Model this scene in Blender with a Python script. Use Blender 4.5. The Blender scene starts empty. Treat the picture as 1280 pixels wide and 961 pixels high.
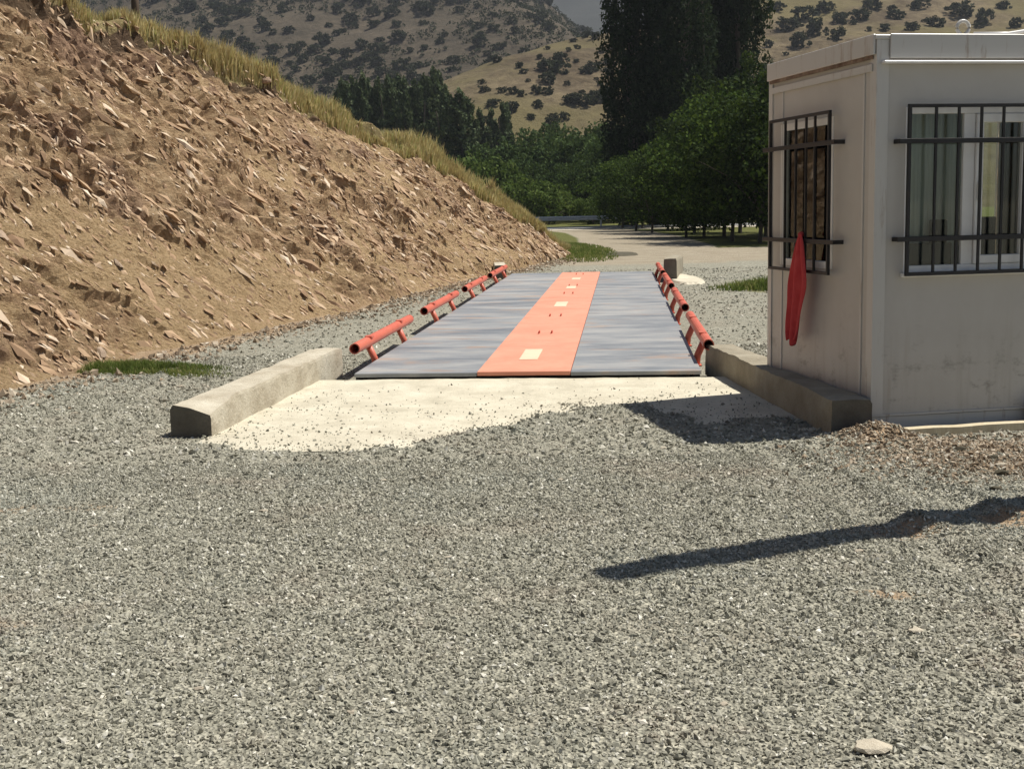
import bpy, bmesh, math, random
import numpy as np
from mathutils import Vector, Matrix

# ------------------------------------------------------------------ scene, camera, light
scn = bpy.context.scene
C = scn.collection
F_PX = 1600.0                        # focal length in pixels of the 1280 px wide photograph
CAM_H, PITCH, ROLL = 1.5, math.radians(7.88), math.radians(-1.2)
cam_d = bpy.data.cameras.new('camera'); cam = bpy.data.objects.new('camera', cam_d); C.objects.link(cam)
cam_d.sensor_width = 36.0; cam_d.lens = F_PX / 1280 * 36.0
cam_d.clip_start = 0.05; cam_d.clip_end = 6000
CAM_R = Matrix.Rotation(math.pi/2 - PITCH, 4, 'X') @ Matrix.Rotation(ROLL, 4, 'Z')
cam.matrix_world = Matrix.Translation((0, 0, CAM_H)) @ CAM_R
scn.camera = cam

SUN_EL, SUN_AZ = math.radians(64), math.radians(15)      # azimuth measured from +X towards +Y
world = bpy.data.worlds.new('World'); scn.world = world; world.use_nodes = True
wn = world.node_tree.nodes; wl = world.node_tree.links
bg = wn['Background']; sky = wn.new('ShaderNodeTexSky')
sky.sky_type = 'NISHITA'; sky.sun_disc = False
sky.sun_elevation = SUN_EL; sky.sun_rotation = math.pi/2 - SUN_AZ
sky.air_density = 0.8; sky.dust_density = 0.5
wl.new(sky.outputs[0], bg.inputs[0]); bg.inputs[1].default_value = 0.05
sd = bpy.data.lights.new('sun', 'SUN'); so = bpy.data.objects.new('sun', sd); C.objects.link(so)
sd.energy = 5.0; sd.angle = math.radians(0.55); sd.color = (1.0, 0.95, 0.86)
SUN = Vector((math.cos(SUN_EL)*math.cos(SUN_AZ), math.cos(SUN_EL)*math.sin(SUN_AZ), math.sin(SUN_EL)))
so.rotation_euler = SUN.to_track_quat('Z', 'Y').to_euler(); so.location = (20, 10, 60)
scn.view_settings.view_transform = 'Standard'; scn.view_settings.look = 'None'
scn.view_settings.exposure = 0.33; scn.view_settings.gamma = 1.0

random.seed(7); RNG = np.random.default_rng(11)

# ------------------------------------------------------------------ helpers
def at(u, v, z=0.0):                 # the point of height z that lies under a pixel of the photograph
    d = CAM_R.to_3x3() @ Vector(((u-640)/F_PX, -(v-480.5)/F_PX, -1))
    t = (z - CAM_H)/d.z
    return Vector((d.x*t, d.y*t, z))
def at_y(u, v, y):                   # the point at distance y under a pixel
    d = CAM_R.to_3x3() @ Vector(((u-640)/F_PX, -(v-480.5)/F_PX, -1))
    t = y/d.y
    return Vector((d.x*t, y, CAM_H + d.z*t))

def tag(o, label=None, cat=None, group=None, kind=None):
    if label: o['label'] = label
    if cat: o['category'] = cat
    if group: o['group'] = group
    if kind: o['kind'] = kind
    return o
def empty(name, loc=(0, 0, 0), rz=0.0):
    o = bpy.data.objects.new(name, None); C.objects.link(o)
    o.location = loc; o.rotation_euler = (0, 0, rz); o.empty_display_size = 0.2
    return o
def link(name, me, parent=None):
    o = bpy.data.objects.new(name, me); C.objects.link(o)
    if parent: o.parent = parent
    return o
def copy_tree(o, parent=None):
    c = o.copy(); C.objects.link(c); c.parent = parent
    for ch in list(o.children): copy_tree(ch, c)
    return c

def np_mesh(name, V, Fc, mat=None, smooth=False, attrs=None):
    """mesh from a vertex array and an array of equal-sized faces"""
    V = np.ascontiguousarray(V, dtype=np.float32); Fc = np.ascontiguousarray(Fc, dtype=np.int32)
    n, k = Fc.shape
    me = bpy.data.meshes.new(name)
    me.vertices.add(len(V)); me.vertices.foreach_set('co', V.ravel())
    me.loops.add(n*k); me.loops.foreach_set('vertex_index', Fc.ravel())
    me.polygons.add(n); me.polygons.foreach_set('loop_start', np.arange(0, n*k, k, dtype=np.int32))
    me.polygons.foreach_set('use_smooth', np.full(n, smooth, dtype=bool))
    for an, av in (attrs or {}).items():
        a = me.attributes.new(an, 'FLOAT', 'POINT'); a.data.foreach_set('value', np.asarray(av, dtype=np.float32))
    me.update(calc_edges=True)
    if mat: me.materials.append(mat)
    return me
def grid_faces(nu, nv):
    i = np.arange(nu*nv).reshape(nu, nv)
    return np.stack([i[:-1, :-1], i[1:, :-1], i[1:, 1:], i[:-1, 1:]], -1).reshape(-1, 4)

class MB:                            # collects boxes, tubes and prisms into one mesh
    def __init__(s): s.bm = bmesh.new()
    def box(s, x0, x1, y0, y1, z0, z1):
        vs = [s.bm.verts.new((x, y, z)) for x in (x0, x1) for y in (y0, y1) for z in (z0, z1)]
        for f in ((0, 1, 3, 2), (4, 6, 7, 5), (0, 4, 5, 1), (2, 3, 7, 6), (0, 2, 6, 4), (1, 5, 7, 3)):
            s.bm.faces.new([vs[i] for i in f])
        return s
    def tube(s, pts, r, seg=10, caps=True):
        rings = []
        for i, p in enumerate(pts):
            p = Vector(p); a = Vector(pts[max(i-1, 0)]); b = Vector(pts[min(i+1, len(pts)-1)])
            d = (b-a).normalized(); q = d.to_track_quat('Z', 'Y')
            rr = r[i] if isinstance(r, (list, tuple)) else r
            rings.append([s.bm.verts.new(p + q @ Vector((rr*math.cos(t), rr*math.sin(t), 0)))
                          for t in [2*math.pi*k/seg for k in range(seg)]])
        for a, b in zip(rings, rings[1:]):
            for k in range(seg): s.bm.faces.new((a[k], a[(k+1) % seg], b[(k+1) % seg], b[k]))
        if caps: s.bm.faces.new(rings[0][::-1]); s.bm.faces.new(rings[-1])
        return s
    def ring_tube(s, pts, r0, r1):   # open pipe with wall thickness
        seg = 16; a, b = Vector(pts[0]), Vector(pts[1]); q = (b-a).to_track_quat('Z', 'Y'); R = []
        for p, r in ((a, r0), (b, r0), (b, r1), (a, r1)):
            R.append([s.bm.verts.new(p + q @ Vector((r*math.cos(2*math.pi*k/seg), r*math.sin(2*math.pi*k/seg), 0))) for k in range(seg)])
        for i in range(4):
            A, B = R[i], R[(i+1) % 4]
            for k in range(seg): s.bm.faces.new((A[k], A[(k+1) % seg], B[(k+1) % seg], B[k]))
        return s
    def build(s, name, mat, parent=None, bevel=0.0, smooth=False):
        bmesh.ops.recalc_face_normals(s.bm, faces=s.bm.faces)
        if bevel: bmesh.ops.bevel(s.bm, geom=list(s.bm.edges), offset=bevel, segments=1, affect='EDGES')
        me = bpy.data.meshes.new(name); s.bm.to_mesh(me); s.bm.free()
        if smooth:
            for p in me.polygons: p.use_smooth = True
        me.materials.append(mat)
        return link(name, me, parent)

# value noise -------------------------------------------------------
def _hash(ix, iy, seed):
    h = (ix.astype(np.int64)*374761393 + iy.astype(np.int64)*668265263 + seed*1442695041) & 0xffffffff
    h = ((h ^ (h >> 13))*1274126177) & 0xffffffff
    return ((h ^ (h >> 16)) & 0xffff)/65535.0
def vnoise(x, y, seed=0):
    x = np.asarray(x, float); y = np.asarray(y, float)
    ix, iy = np.floor(x), np.floor(y); fx, fy = x-ix, y-iy
    fx = fx*fx*(3-2*fx); fy = fy*fy*(3-2*fy)
    a = _hash(ix, iy, seed); b = _hash(ix+1, iy, seed); c = _hash(ix, iy+1, seed); d = _hash(ix+1, iy+1, seed)
    return (a*(1-fx)+b*fx)*(1-fy) + (c*(1-fx)+d*fx)*fy
def fbm(x, y, oct=4, seed=0):        # -1 .. 1
    s = 0.0; a = 1.0; t = 0.0; x = np.asarray(x, float); y = np.asarray(y, float)
    for o in range(oct):
        s = s + a*(2*vnoise(x, y, seed+o*17)-1); t += a; a *= 0.5; x, y = x*2.03+5.1, y*2.03+1.7
    return s/t
def sstep(a, b, x):
    t = np.clip((x-a)/(b-a), 0, 1); return t*t*(3-2*t)

def rand_rot(n, rng):                # n random rotation matrices
    q = rng.normal(size=(n, 4)); q /= np.linalg.norm(q, axis=1)[:, None]
    w, x, y, z = q.T
    return np.stack([np.stack([1-2*(y*y+z*z), 2*(x*y-z*w), 2*(x*z+y*w)], -1),
                     np.stack([2*(x*y+z*w), 1-2*(x*x+z*z), 2*(y*z-x*w)], -1),
                     np.stack([2*(x*z-y*w), 2*(y*z+x*w), 1-2*(x*x+y*y)], -1)], 1)
OCT_V = np.array([(1, 0, 0), (-1, 0, 0), (0, 1, 0), (0, -1, 0), (0, 0, 1), (0, 0, -1)], float)
OCT_F = np.array([(0, 2, 4), (2, 1, 4), (1, 3, 4), (3, 0, 4), (2, 0, 5), (1, 2, 5), (3, 1, 5), (0, 3, 5)])
def stones_mesh(name, P, S, R, mat, rng, jit=0.32):
    """angular stones: one jittered octahedron each; P centres, S half sizes (n,3), R rotations"""
    n = len(P)
    T = OCT_V[None] + rng.uniform(-jit, jit, (n, 6, 3))
    V = np.einsum('nij,nkj->nki', R, T*S[:, None, :]) + P[:, None, :]
    Fc = (OCT_F[None] + (np.arange(n)*6)[:, None, None]).reshape(-1, 3)
    return np_mesh(name, V.reshape(-1, 3), Fc, mat)

# materials ----------------------------------------------------------
class NT:
    def __init__(s, name, rough=0.9, spec=0.3):
        s.m = bpy.data.materials.new(name); s.m.use_nodes = True; s.t = s.m.node_tree
        s.b = s.t.nodes['Principled BSDF']; s.b.inputs['Roughness'].default_value = rough
        s.b.inputs['Specular IOR Level'].default_value = spec
        s.pos = None
    def n(s, t, **k):
        nd = s.t.nodes.new(t)
        for a, b in k.items():
            if a.startswith('_'): setattr(nd, a[1:], b)
            else: s.put(nd.inputs[a if not a.startswith('i') or not a[1:].isdigit() else int(a[1:])], b)
        return nd
    def put(s, sock, v):
        if isinstance(v, bpy.types.NodeSocket): s.t.links.new(v, sock)
        else:
            if hasattr(sock, 'default_value'):
                if sock.type == 'RGBA' and len(v) == 3: v = (*v, 1)
                sock.default_value = v
    def world(s):
        if not s.pos: s.pos = s.t.nodes.new('ShaderNodeNewGeometry').outputs['Position']
        return s.pos
    def obj(s): return s.n('ShaderNodeTexCoord').outputs['Object']
    def scaled(s, v, sc, rot=(0, 0, 0)):
        return s.n('ShaderNodeMapping', Vector=v, Scale=sc, Rotation=rot).outputs[0]
    def noise(s, v, scale, detail=4, rough=0.6):
        return s.n('ShaderNodeTexNoise', Vector=v, Scale=scale, Detail=detail, Roughness=rough).outputs['Fac']
    def ramp(s, f, stops, interp='LINEAR'):
        r = s.n('ShaderNodeValToRGB', Fac=f); e = r.color_ramp; e.interpolation = interp
        while len(e.elements) < len(stops): e.elements.new(0.5)
        for el, (p, c) in zip(e.elements, stops):
            el.position = p; el.color = (*c, 1) if len(c) == 3 else c
        return r.outputs[0]
    def step(s, f, a, b):            # smooth mask
        return s.n('ShaderNodeMapRange', i0=f, i1=a, i2=b, _interpolation_type='SMOOTHSTEP').outputs[0]
    def mix(s, f, a, b, mode='MIX'):
        m = s.n('ShaderNodeMix', _data_type='RGBA', _blend_type=mode)
        s.put(m.inputs[0], f); s.put(m.inputs[6], a); s.put(m.inputs[7], b)
        return m.outputs[2]
    def math(s, op, a, b=0.0):
        m = s.n('ShaderNodeMath', _operation=op); s.put(m.inputs[0], a); s.put(m.inputs[1], b); return m.outputs[0]
    def attr(s, name): return s.n('ShaderNodeAttribute', _attribute_name=name).outputs['Fac']
    def island(s): return s.t.nodes.new('ShaderNodeNewGeometry').outputs['Random Per Island']
    def objrand(s): return s.t.nodes.new('ShaderNodeObjectInfo').outputs['Random']
    def color(s, c): s.put(s.b.inputs['Base Color'], c); return s
    def bump(s, h, dist=0.02, strength=1.0):
        b = s.n('ShaderNodeBump', Height=h, Distance=dist, Strength=strength)
        s.put(s.b.inputs['Normal'], b.outputs[0]); return s

GRAV = [(0.0, (.165, .158, .125)), (.25, (.245, .237, .188)), (.55, (.32, .31, .248)), (.8, (.39, .375, .302)), (1.0, (.58, .55, .44))]
M = {}
# ground: gravel, dirt, dry earth road, grass, by masks stored on its vertices
k = NT('ground_gravel', .95, .2); p = k.world()
vor = k.n('ShaderNodeTexVoronoi', Vector=p, Scale=70.0); vor2 = k.n('ShaderNodeTexVoronoi', Vector=p, Scale=24.0)
cell = k.n('ShaderNodeSeparateColor', Color=vor.outputs['Color']).outputs[0]
cell2 = k.n('ShaderNodeSeparateColor', Color=vor2.outputs['Color']).outputs[1]
g1 = k.ramp(cell, GRAV); g2 = k.ramp(cell2, GRAV)
gcol = k.mix(.4, g1, g2)
gcol = k.mix(k.step(k.noise(p, 1.3, 5), .45, .75), gcol, k.mix(.5, gcol, (.30, .265, .205)))
dn = k.noise(p, 9.0, 6, .7)
dirt = k.ramp(dn, [(.25, (.20, .13, .08)), (.5, (.36, .26, .165)), (.75, (.47, .36, .24))])
road = k.ramp(k.noise(p, 1.2, 6, .7), [(.3, (.30, .25, .18)), (.7, (.42, .37, .28))])
grs = k.ramp(k.noise(p, 2.5, 6, .7), [(.3, (.07, .085, .02)), (.6, (.15, .15, .045)), (.8, (.24, .21, .09))])
edge = k.math('MULTIPLY', k.math('SUBTRACT', k.noise(p, 5.0, 6, .7), .5), .9)
def soft(a): return k.step(k.math('ADD', k.attr(a), edge), .38, .62)
col = k.mix(soft('road'), gcol, road); col = k.mix(soft('dirt'), col, dirt); col = k.mix(soft('grass'), col, grs)
k.color(col); k.bump(k.math('ADD', vor.outputs['Distance'], k.math('MULTIPLY', dn, .6)), .02, .9); M['ground'] = k.m
# gravel stones
k = NT('gravel_stone', .9, .25)
k.color(k.mix(k.math('MULTIPLY', k.step(k.noise(k.world(), .8, 6, .7), .50, .72), .75), k.mix(k.math('MULTIPLY', k.step(k.noise(k.world(), .55, 5), .5, .7), .35), k.ramp(k.island(), GRAV[:4]+[(.955, (.50, .485, .42)), (1.0, (.78, .75, .65))]), (.25, .285, .26)), k.mix(k.island(), (.28, .235, .18), (.47, .40, .32))))
M['gravel'] = k.m
k = NT('dirt_stone', .95, .2)
k.color(k.ramp(k.island(), [(0, (.12, .09, .06)), (.3, (.25, .19, .13)), (.7, (.36, .29, .21)), (.93, (.46, .39, .30)), (1, (.62, .56, .46))])); M['dirt_stone'] = k.m
k = NT('pale_stone', .9, .25); pn = k.noise(k.obj(), 14, 5)
k.color(k.mix(k.objrand(), k.ramp(pn, [(.3, (.42, .36, .27)), (.7, (.60, .55, .44))]), k.ramp(pn, [(.3, (.30, .25, .19)), (.7, (.46, .40, .31))]))); k.bump(pn, .01, .5); M['pale_stone'] = k.m
k = NT('dark_stone', .9, .25); pn = k.noise(k.obj(), 16, 5)
k.color(k.ramp(pn, [(.3, (.05, .045, .03)), (.7, (.13, .115, .08))])); k.bump(pn, .01, .5); M['dark_stone'] = k.m
# embankment
k = NT('embankment_earth', .97, .15); p = k.world()
fall = k.scaled(p, (1.0, 1.0, 1.0), (0, 0, 0))
big = k.noise(p, .55, 5, .6); mid = k.noise(p, 3.5, 8, .75); fine = k.noise(p, 26, 6, .75)
earth = k.ramp(k.math('ADD', k.math('MULTIPLY', mid, .6), k.math('MULTIPLY', fine, .4)),
               [(.36, (.19, .118, .068)), (.45, (.40, .262, .148)), (.53, (.54, .38, .222)), (.64, (.60, .46, .30))])
red = k.ramp(mid, [(.38, (.20, .12, .078)), (.6, (.49, .325, .215))])
sand = k.ramp(fine, [(.38, (.33, .218, .115)), (.5, (.54, .38, .21)), (.65, (.62, .46, .275))])
col = k.mix(k.step(big, .50, .64), earth, red)
col = k.mix(k.step(k.math('ADD', k.math('ADD', k.attr('sand'), k.math('MULTIPLY', k.attr('toe'), .35)), k.math('MULTIPLY', k.math('SUBTRACT', mid, .5), 2.4)), .3, .95), col, sand)
col = k.mix(k.math('MULTIPLY', k.step(k.math('ADD', k.attr('topsoil'), k.math('MULTIPLY', k.math('SUBTRACT', mid, .5), 1.2)), .35, .65), .8), col, (.10, .068, .045))
dry = k.ramp(k.noise(p, 4, 6, .7), [(.3, (.30, .23, .11)), (.6, (.46, .38, .19)), (.8, (.33, .32, .13))])
col = k.mix(k.step(k.math('ADD', k.attr('grass'), k.math('MULTIPLY', k.math('SUBTRACT', mid, .5), .8)), .4, .6), col, dry)
k.color(col); k.bump(k.math('ADD', k.math('MULTIPLY', mid, 1.5), k.math('MULTIPLY', fine, 1.6)), .06, 1.0); M['bank'] = k.m
k = NT('shale', .93, .2)
k.color(k.mix(k.math('MULTIPLY', k.noise(k.world(), 12, 4), .35), k.ramp(k.island(), [(0, (.20, .125, .078)), (.3, (.34, .225, .142)), (.62, (.46, .325, .21)), (.85, (.54, .41, .285)), (1, (.72, .61, .48))]), (.40, .28, .165))); M['shale'] = k.m
k = NT('rock', .93, .2); pn = k.noise(k.obj(), 9, 6, .7)
k.color(k.mix(k.ramp(k.objrand(), [(0, (0, 0, 0)), (1, (1, 1, 1))]), k.ramp(pn, [(.3, (.19, .12, .08)), (.7, (.38, .27, .19))]), k.ramp(pn, [(.3, (.33, .24, .17)), (.7, (.50, .39, .29))]))); k.bump(pn, .02, .7); M['rock'] = k.m
# concrete
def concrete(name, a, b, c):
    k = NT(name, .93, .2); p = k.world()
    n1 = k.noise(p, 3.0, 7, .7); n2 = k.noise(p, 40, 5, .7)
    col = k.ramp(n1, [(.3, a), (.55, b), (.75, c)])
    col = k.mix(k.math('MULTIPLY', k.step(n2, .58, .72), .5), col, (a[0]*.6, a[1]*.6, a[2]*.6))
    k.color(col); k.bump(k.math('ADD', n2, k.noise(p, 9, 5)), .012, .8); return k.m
M['kerb'] = concrete('kerb_concrete', (.36, .31, .23), (.50, .455, .36), (.60, .56, .46))
M['kerb_end_shade'] = concrete('kerb_end_shade_concrete', (.10, .09, .075), (.15, .14, .115), (.21, .195, .16))  # kerb concrete darkened for the end faces: shade put into the colour
M['kerb_shade'] = concrete('kerb_shade_concrete', (.24, .21, .155), (.33, .295, .225), (.42, .385, .30))  # darker copy of the kerb concrete: shade painted into the booth-side kerbs
M['apron'] = concrete('apron_concrete', (.45, .41, .315), (.59, .545, .43), (.67, .63, .51))
# steel deck
k = NT('deck_steel', .55, .5); p = k.obj()
st = k.noise(k.scaled(p, (.45, 1.5, 1)), 1.5, 6, .65); st2 = k.noise(k.scaled(p, (1.5, 9.0, 1)), 1.6, 6, .7)
col = k.ramp(k.math('ADD', k.math('MULTIPLY', st, .72), k.math('MULTIPLY', st2, .28)), [(.38, (.18, .195, .215)), (.49, (.275, .285, .295)), (.60, (.39, .385, .37))])
col = k.mix(k.math('MULTIPLY', k.step(k.noise(k.scaled(p, (.9, 2.6, 1)), 1.3, 6, .65), .54, .68), .7), col, (.42, .27, .18))
col = k.mix(k.math('MULTIPLY', k.step(k.noise(p, 14, 6, .75), .62, .72), .6), col, (.10, .10, .10))
k.color(col); k.put(k.b.inputs['Roughness'], k.math('ADD', k.math('MULTIPLY', st, .35), .38)); k.put(k.b.inputs['Metallic'], .25)
k.bump(st2, .004, .4); M['deck'] = k.m
def paint(name, a, b, wear, rough=.5):
    k = NT(name, rough, .45); p = k.obj(); n1 = k.noise(p, 2.2, 7, .7); n2 = k.noise(k.scaled(p, (3, 3, 3)), 4, 6, .75)
    col = k.ramp(n1, [(.3, a), (.7, b)]); col = k.mix(k.math('MULTIPLY', k.step(n2, .6, .72), .6), col, wear)
    k.color(col); k.bump(n2, .003, .4); return k.m
M['orange'] = paint('orange_paint', (.62, .235, .15), (.72, .32, .215), (.62, .45, .34), .7)
M['rail'] = paint('red_rail_paint', (.52, .10, .06), (.62, .17, .105), (.25, .07, .045), .45)
M['cream'] = paint('cream_cover', (.60, .52, .36), (.70, .63, .46), (.45, .35, .22), .6)
M['black'] = paint('black_iron', (.012, .011, .012), (.022, .02, .02), (.05, .035, .025), .55)
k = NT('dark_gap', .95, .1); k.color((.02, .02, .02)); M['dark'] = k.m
# booth
k = NT('booth_panel', .42, .45); p = k.obj()
n1 = k.noise(p, 1.3, 6, .65); streak = k.noise(k.scaled(p, (9, 9, .7)), 1.5, 6, .7); sp = k.noise(p, 22, 6, .8)
sepz = k.n('ShaderNodeSeparateXYZ', Vector=p).outputs[2]
col = k.ramp(n1, [(.3, (.44, .415, .38)), (.7, (.52, .50, .465))])
low = k.math('SUBTRACT', 1.0, k.step(sepz, .05, 1.0))
col = k.mix(k.math('MULTIPLY', k.math('MULTIPLY', k.step(streak, .46, .7), low), .55), col, (.36, .33, .29))
col = k.mix(k.math('MULTIPLY', k.math('MULTIPLY', k.step(k.noise(k.scaled(p, (1, 1, 1.6)), 4, 7, .75), .53, .66), low), .75), col, (.19, .165, .145))
col = k.mix(k.math('MULTIPLY', k.step(sp, .66, .74), .3), col, (.24, .20, .17))
col = k.mix(k.math('MULTIPLY', k.step(streak, .60, .74), .3), col, (.42, .35, .28))
k.color(col); k.bump(k.noise(p, 1.2, 2), .02, .25); M['panel'] = k.m
k = NT('booth_trim', .35, .5); p = k.obj(); s_ = k.noise(k.scaled(p, (7, 7, .9)), 2, 7, .75)
k.color(k.mix(k.math('MULTIPLY', k.step(s_, .54, .68), .7), (.53, .515, .485), (.30, .22, .16))); M['trim'] = k.m
k = NT('pvc', .3, .5); k.color(k.ramp(k.noise(k.obj(), 5, 5), [(.3, (.66, .65, .63)), (.7, (.76, .755, .74))])); M['pvc'] = k.m
k = NT('rust_stain', .9, .2); k.color(k.ramp(k.noise(k.obj(), 9, 6, .75), [(.35, (.10, .055, .035)), (.65, (.30, .22, .16))])); M['rust'] = k.m
def glass(name, tint, gl=.9):
    m = bpy.data.materials.new(name); m.use_nodes = True; t = m.node_tree; t.nodes.clear()
    o = t.nodes.new('ShaderNodeOutputMaterial'); tr = t.nodes.new('ShaderNodeBsdfTransparent'); gs = t.nodes.new('ShaderNodeBsdfGlossy')
    fr = t.nodes.new('ShaderNodeFresnel'); mx = t.nodes.new('ShaderNodeMixShader'); fr.inputs[0].default_value = 1.5
    tr.inputs[0].default_value = (*tint, 1); gs.inputs['Roughness'].default_value = .03
    t.links.new(fr.outputs[0], mx.inputs[0]); t.links.new(tr.outputs[0], mx.inputs[1]); t.links.new(gs.outputs[0], mx.inputs[2]); t.links.new(mx.outputs[0], o.inputs[0])
    return m
M['glass'] = glass('window_glass', (.90, .93, .91))
k = NT('red_cloth', .9, .2); k.color(k.ramp(k.noise(k.obj(), 7, 5), [(.3, (.42, .035, .04)), (.7, (.55, .075, .075))])); M['cloth'] = k.m
k = NT('blind_fabric', .9, .2); k.color(k.ramp(k.noise(k.scaled(k.obj(), (6, 6, .6)), 2, 4), [(.3, (.60, .62, .56)), (.7, (.76, .77, .70))])); M['blind'] = k.m
k = NT('dark_plastic', .45, .4); k.color(k.ramp(k.noise(k.obj(), 4, 3), [(.3, (.008, .009, .014)), (.7, (.015, .017, .024))])); M['plastic'] = k.m
k = NT('interior_board', .8, .3); k.color(k.ramp(k.noise(k.obj(), 3, 4), [(.3, (.42, .40, .37)), (.7, (.5, .48, .45))])); M['interior'] = k.m
def wood(name, a, b):
    k = NT(name, .85, .25); p = k.obj(); n1 = k.noise(k.scaled(p, (12, 12, 1.0)), 2.0, 7, .7)
    k.color(k.ramp(n1, [(.3, a), (.7, b)])); k.bump(n1, .006, .7); return k.m
M['plank'] = wood('plank_wood', (.46, .38, .25), (.62, .55, .40)); M['post'] = wood('post_wood', (.05, .035, .025), (.13, .095, .07))
M['pole'] = wood('pole_wood', (.10, .08, .06), (.2, .16, .12)); M['bark'] = wood('bark', (.045, .035, .027), (.13, .11, .085))
# vegetation
def leafmat(name, stops, tr=.25):
    k = NT(name, .85, .08); c = k.ramp(k.island(), stops); c = k.mix(k.math('MULTIPLY', k.step(k.noise(k.world(), .7, 3), .4, .65), .7), c, stops[0][1])
    k.color(c); t = k.n('ShaderNodeBsdfTranslucent', Color=k.mix(.25, c, (.16, .22, .03))); mx = k.n('ShaderNodeMixShader')
    mx.inputs[0].default_value = tr; k.put(mx.inputs[1], k.b.outputs[0]); k.put(mx.inputs[2], t.outputs[0])
    k.put(k.t.nodes['Material Output'].inputs[0], mx.outputs[0]); return k.m
M['leaf_dark'] = leafmat('leaf_poplar', [(0, (.010, .021, .009)), (.6, (.021, .037, .016)), (1, (.04, .058, .026))], .12)
M['leaf_orchard'] = leafmat('leaf_orchard', [(0, (.012, .026, .007)), (.55, (.045, .085, .016)), (1, (.11, .16, .03))], .25)
M['leaf_walnut'] = leafmat('leaf_walnut', [(0, (.010, .020, .008)), (.55, (.028, .05, .014)), (1, (.07, .10, .028))], .18)
M['leaf_mid'] = leafmat('leaf_river', [(0, (.026, .048, .016)), (.6, (.055, .09, .028)), (1, (.10, .14, .045))], .2)
M['leaf_bright'] = leafmat('leaf_bright', [(0, (.05, .085, .02)), (.6, (.095, .14, .034)), (1, (.16, .2, .06))], .3)
M['leaf_row'] = leafmat('leaf_row', [(0, (.055, .08, .04)), (.6, (.10, .13, .062)), (1, (.155, .18, .095))], .15)
M['leaf_shrub'] = leafmat('leaf_shrub', [(0, (.020, .025, .014)), (.6, (.037, .044, .024)), (1, (.065, .072, .04))], .1)
M['dry_grass'] = leafmat('dry_grass_blade', [(0, (.46, .34, .16)), (.35, (.62, .50, .26)), (.65, (.72, .61, .35)), (.8, (.48, .48, .20)), (.9, (.36, .38, .14)), (1, (.80, .72, .48))], .5)
M['green_grass'] = leafmat('green_grass_blade', [(0, (.085, .13, .03)), (.5, (.16, .21, .055)), (.85, (.28, .27, .10)), (1, (.4, .35, .16))], .4)
def hillmat(name, stops, grassy=None):
    k = NT(name, .97, .1); p = k.world(); n1 = k.noise(p, .035, 8, .7); n2 = k.noise(p, .35, 7, .75)
    col = k.ramp(k.math('ADD', k.math('MULTIPLY', n1, .5), k.math('MULTIPLY', n2, .5)), stops)
    if grassy: col = k.mix(k.step(k.noise(p, .02, 5, .6), .45, .62), col, k.mix(n2, *grassy))
    k.color(col); k.bump(n2, 2.0, .6); return k.m
M['hill'] = hillmat('hill_brown', [(.38, (.045, .038, .027)), (.5, (.08, .066, .047)), (.62, (.12, .096, .068))])
M['spur'] = hillmat('hill_dry_grass', [(.42, (.075, .056, .035)), (.5, (.125, .097, .06)), (.58, (.19, .15, .09))], ((.10, .085, .042), (.18, .15, .07)))
M['far'] = hillmat('hill_far', [(.35, (.018, .022, .02)), (.6, (.042, .045, .04))])
k = NT('asphalt', .9, .3); k.color(k.ramp(k.noise(k.world(), 3, 6), [(.3, (.16, .16, .155)), (.7, (.24, .24, .23))])); M['asphalt'] = k.m
k = NT('road_paint', .8, .3); k.color((.72, .72, .69)); M['white'] = k.m
k = NT('galvanised', .45, .5); k.color(k.ramp(k.noise(k.world(), 5, 4), [(.3, (.55, .55, .54)), (.7, (.68, .68, .66))])); k.b.inputs['Metallic'].default_value = .3; M['galv'] = k.m

# ------------------------------------------------------------------ layout constants
DK_O = Vector((.12, 10.87, 0)); DK_H = math.radians(4.95)
DK_E = Vector((math.sin(DK_H), math.cos(DK_H), 0)); DK_C = Vector((math.cos(DK_H), -math.sin(DK_H), 0))
DECK_Z, DECK_W, DECK_L = .10, 1.49, 16.4
def dk(a, l, z=0.0): return DK_O + DK_C*a + DK_E*l + Vector((0, 0, z))
BO = Vector((2.335, 8.226, 0)); BH = math.radians(11.0)              # booth corner and turn
BX = Vector((math.cos(BH), math.sin(BH), 0)); BY = Vector((-math.sin(BH), math.cos(BH), 0))
def booth_local(x, y): return (x-BO.x)*BX.x + (y-BO.y)*BX.y, (x-BO.x)*BY.x + (y-BO.y)*BY.y
BW, BD, BHT = 2.25, 1.72, 2.52
KL = (Vector((-2.04, 8.55, 0)), Vector((-1.56, 11.75, 0)))           # inner foot lines of the kerbs
KR = (Vector((2.05, 8.12, 0)), Vector((1.73, 11.35, 0)))
TOE = np.array([(-7.2, -4), (-6.2, 2), (-5.3, 7), (-4.5, 11), (-3.87, 14), (-2.5, 19.1), (-1.24, 25.7), (.2, 31.5), (1.2, 36.3), (1.7, 39), (2.0, 42)])
HGT = np.array([(-4, 5.4), (12, 5.3), (21, 4.9), (24.8, 4.5), (31.5, 3.4), (36.0, 2.1), (38.5, 1.1), (40.5, .3), (42, -.1)])
def toe_x(y): return np.interp(y, TOE[:, 1], TOE[:, 0])
def crest_h(y): return np.interp(y, HGT[:, 0], HGT[:, 1])

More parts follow.
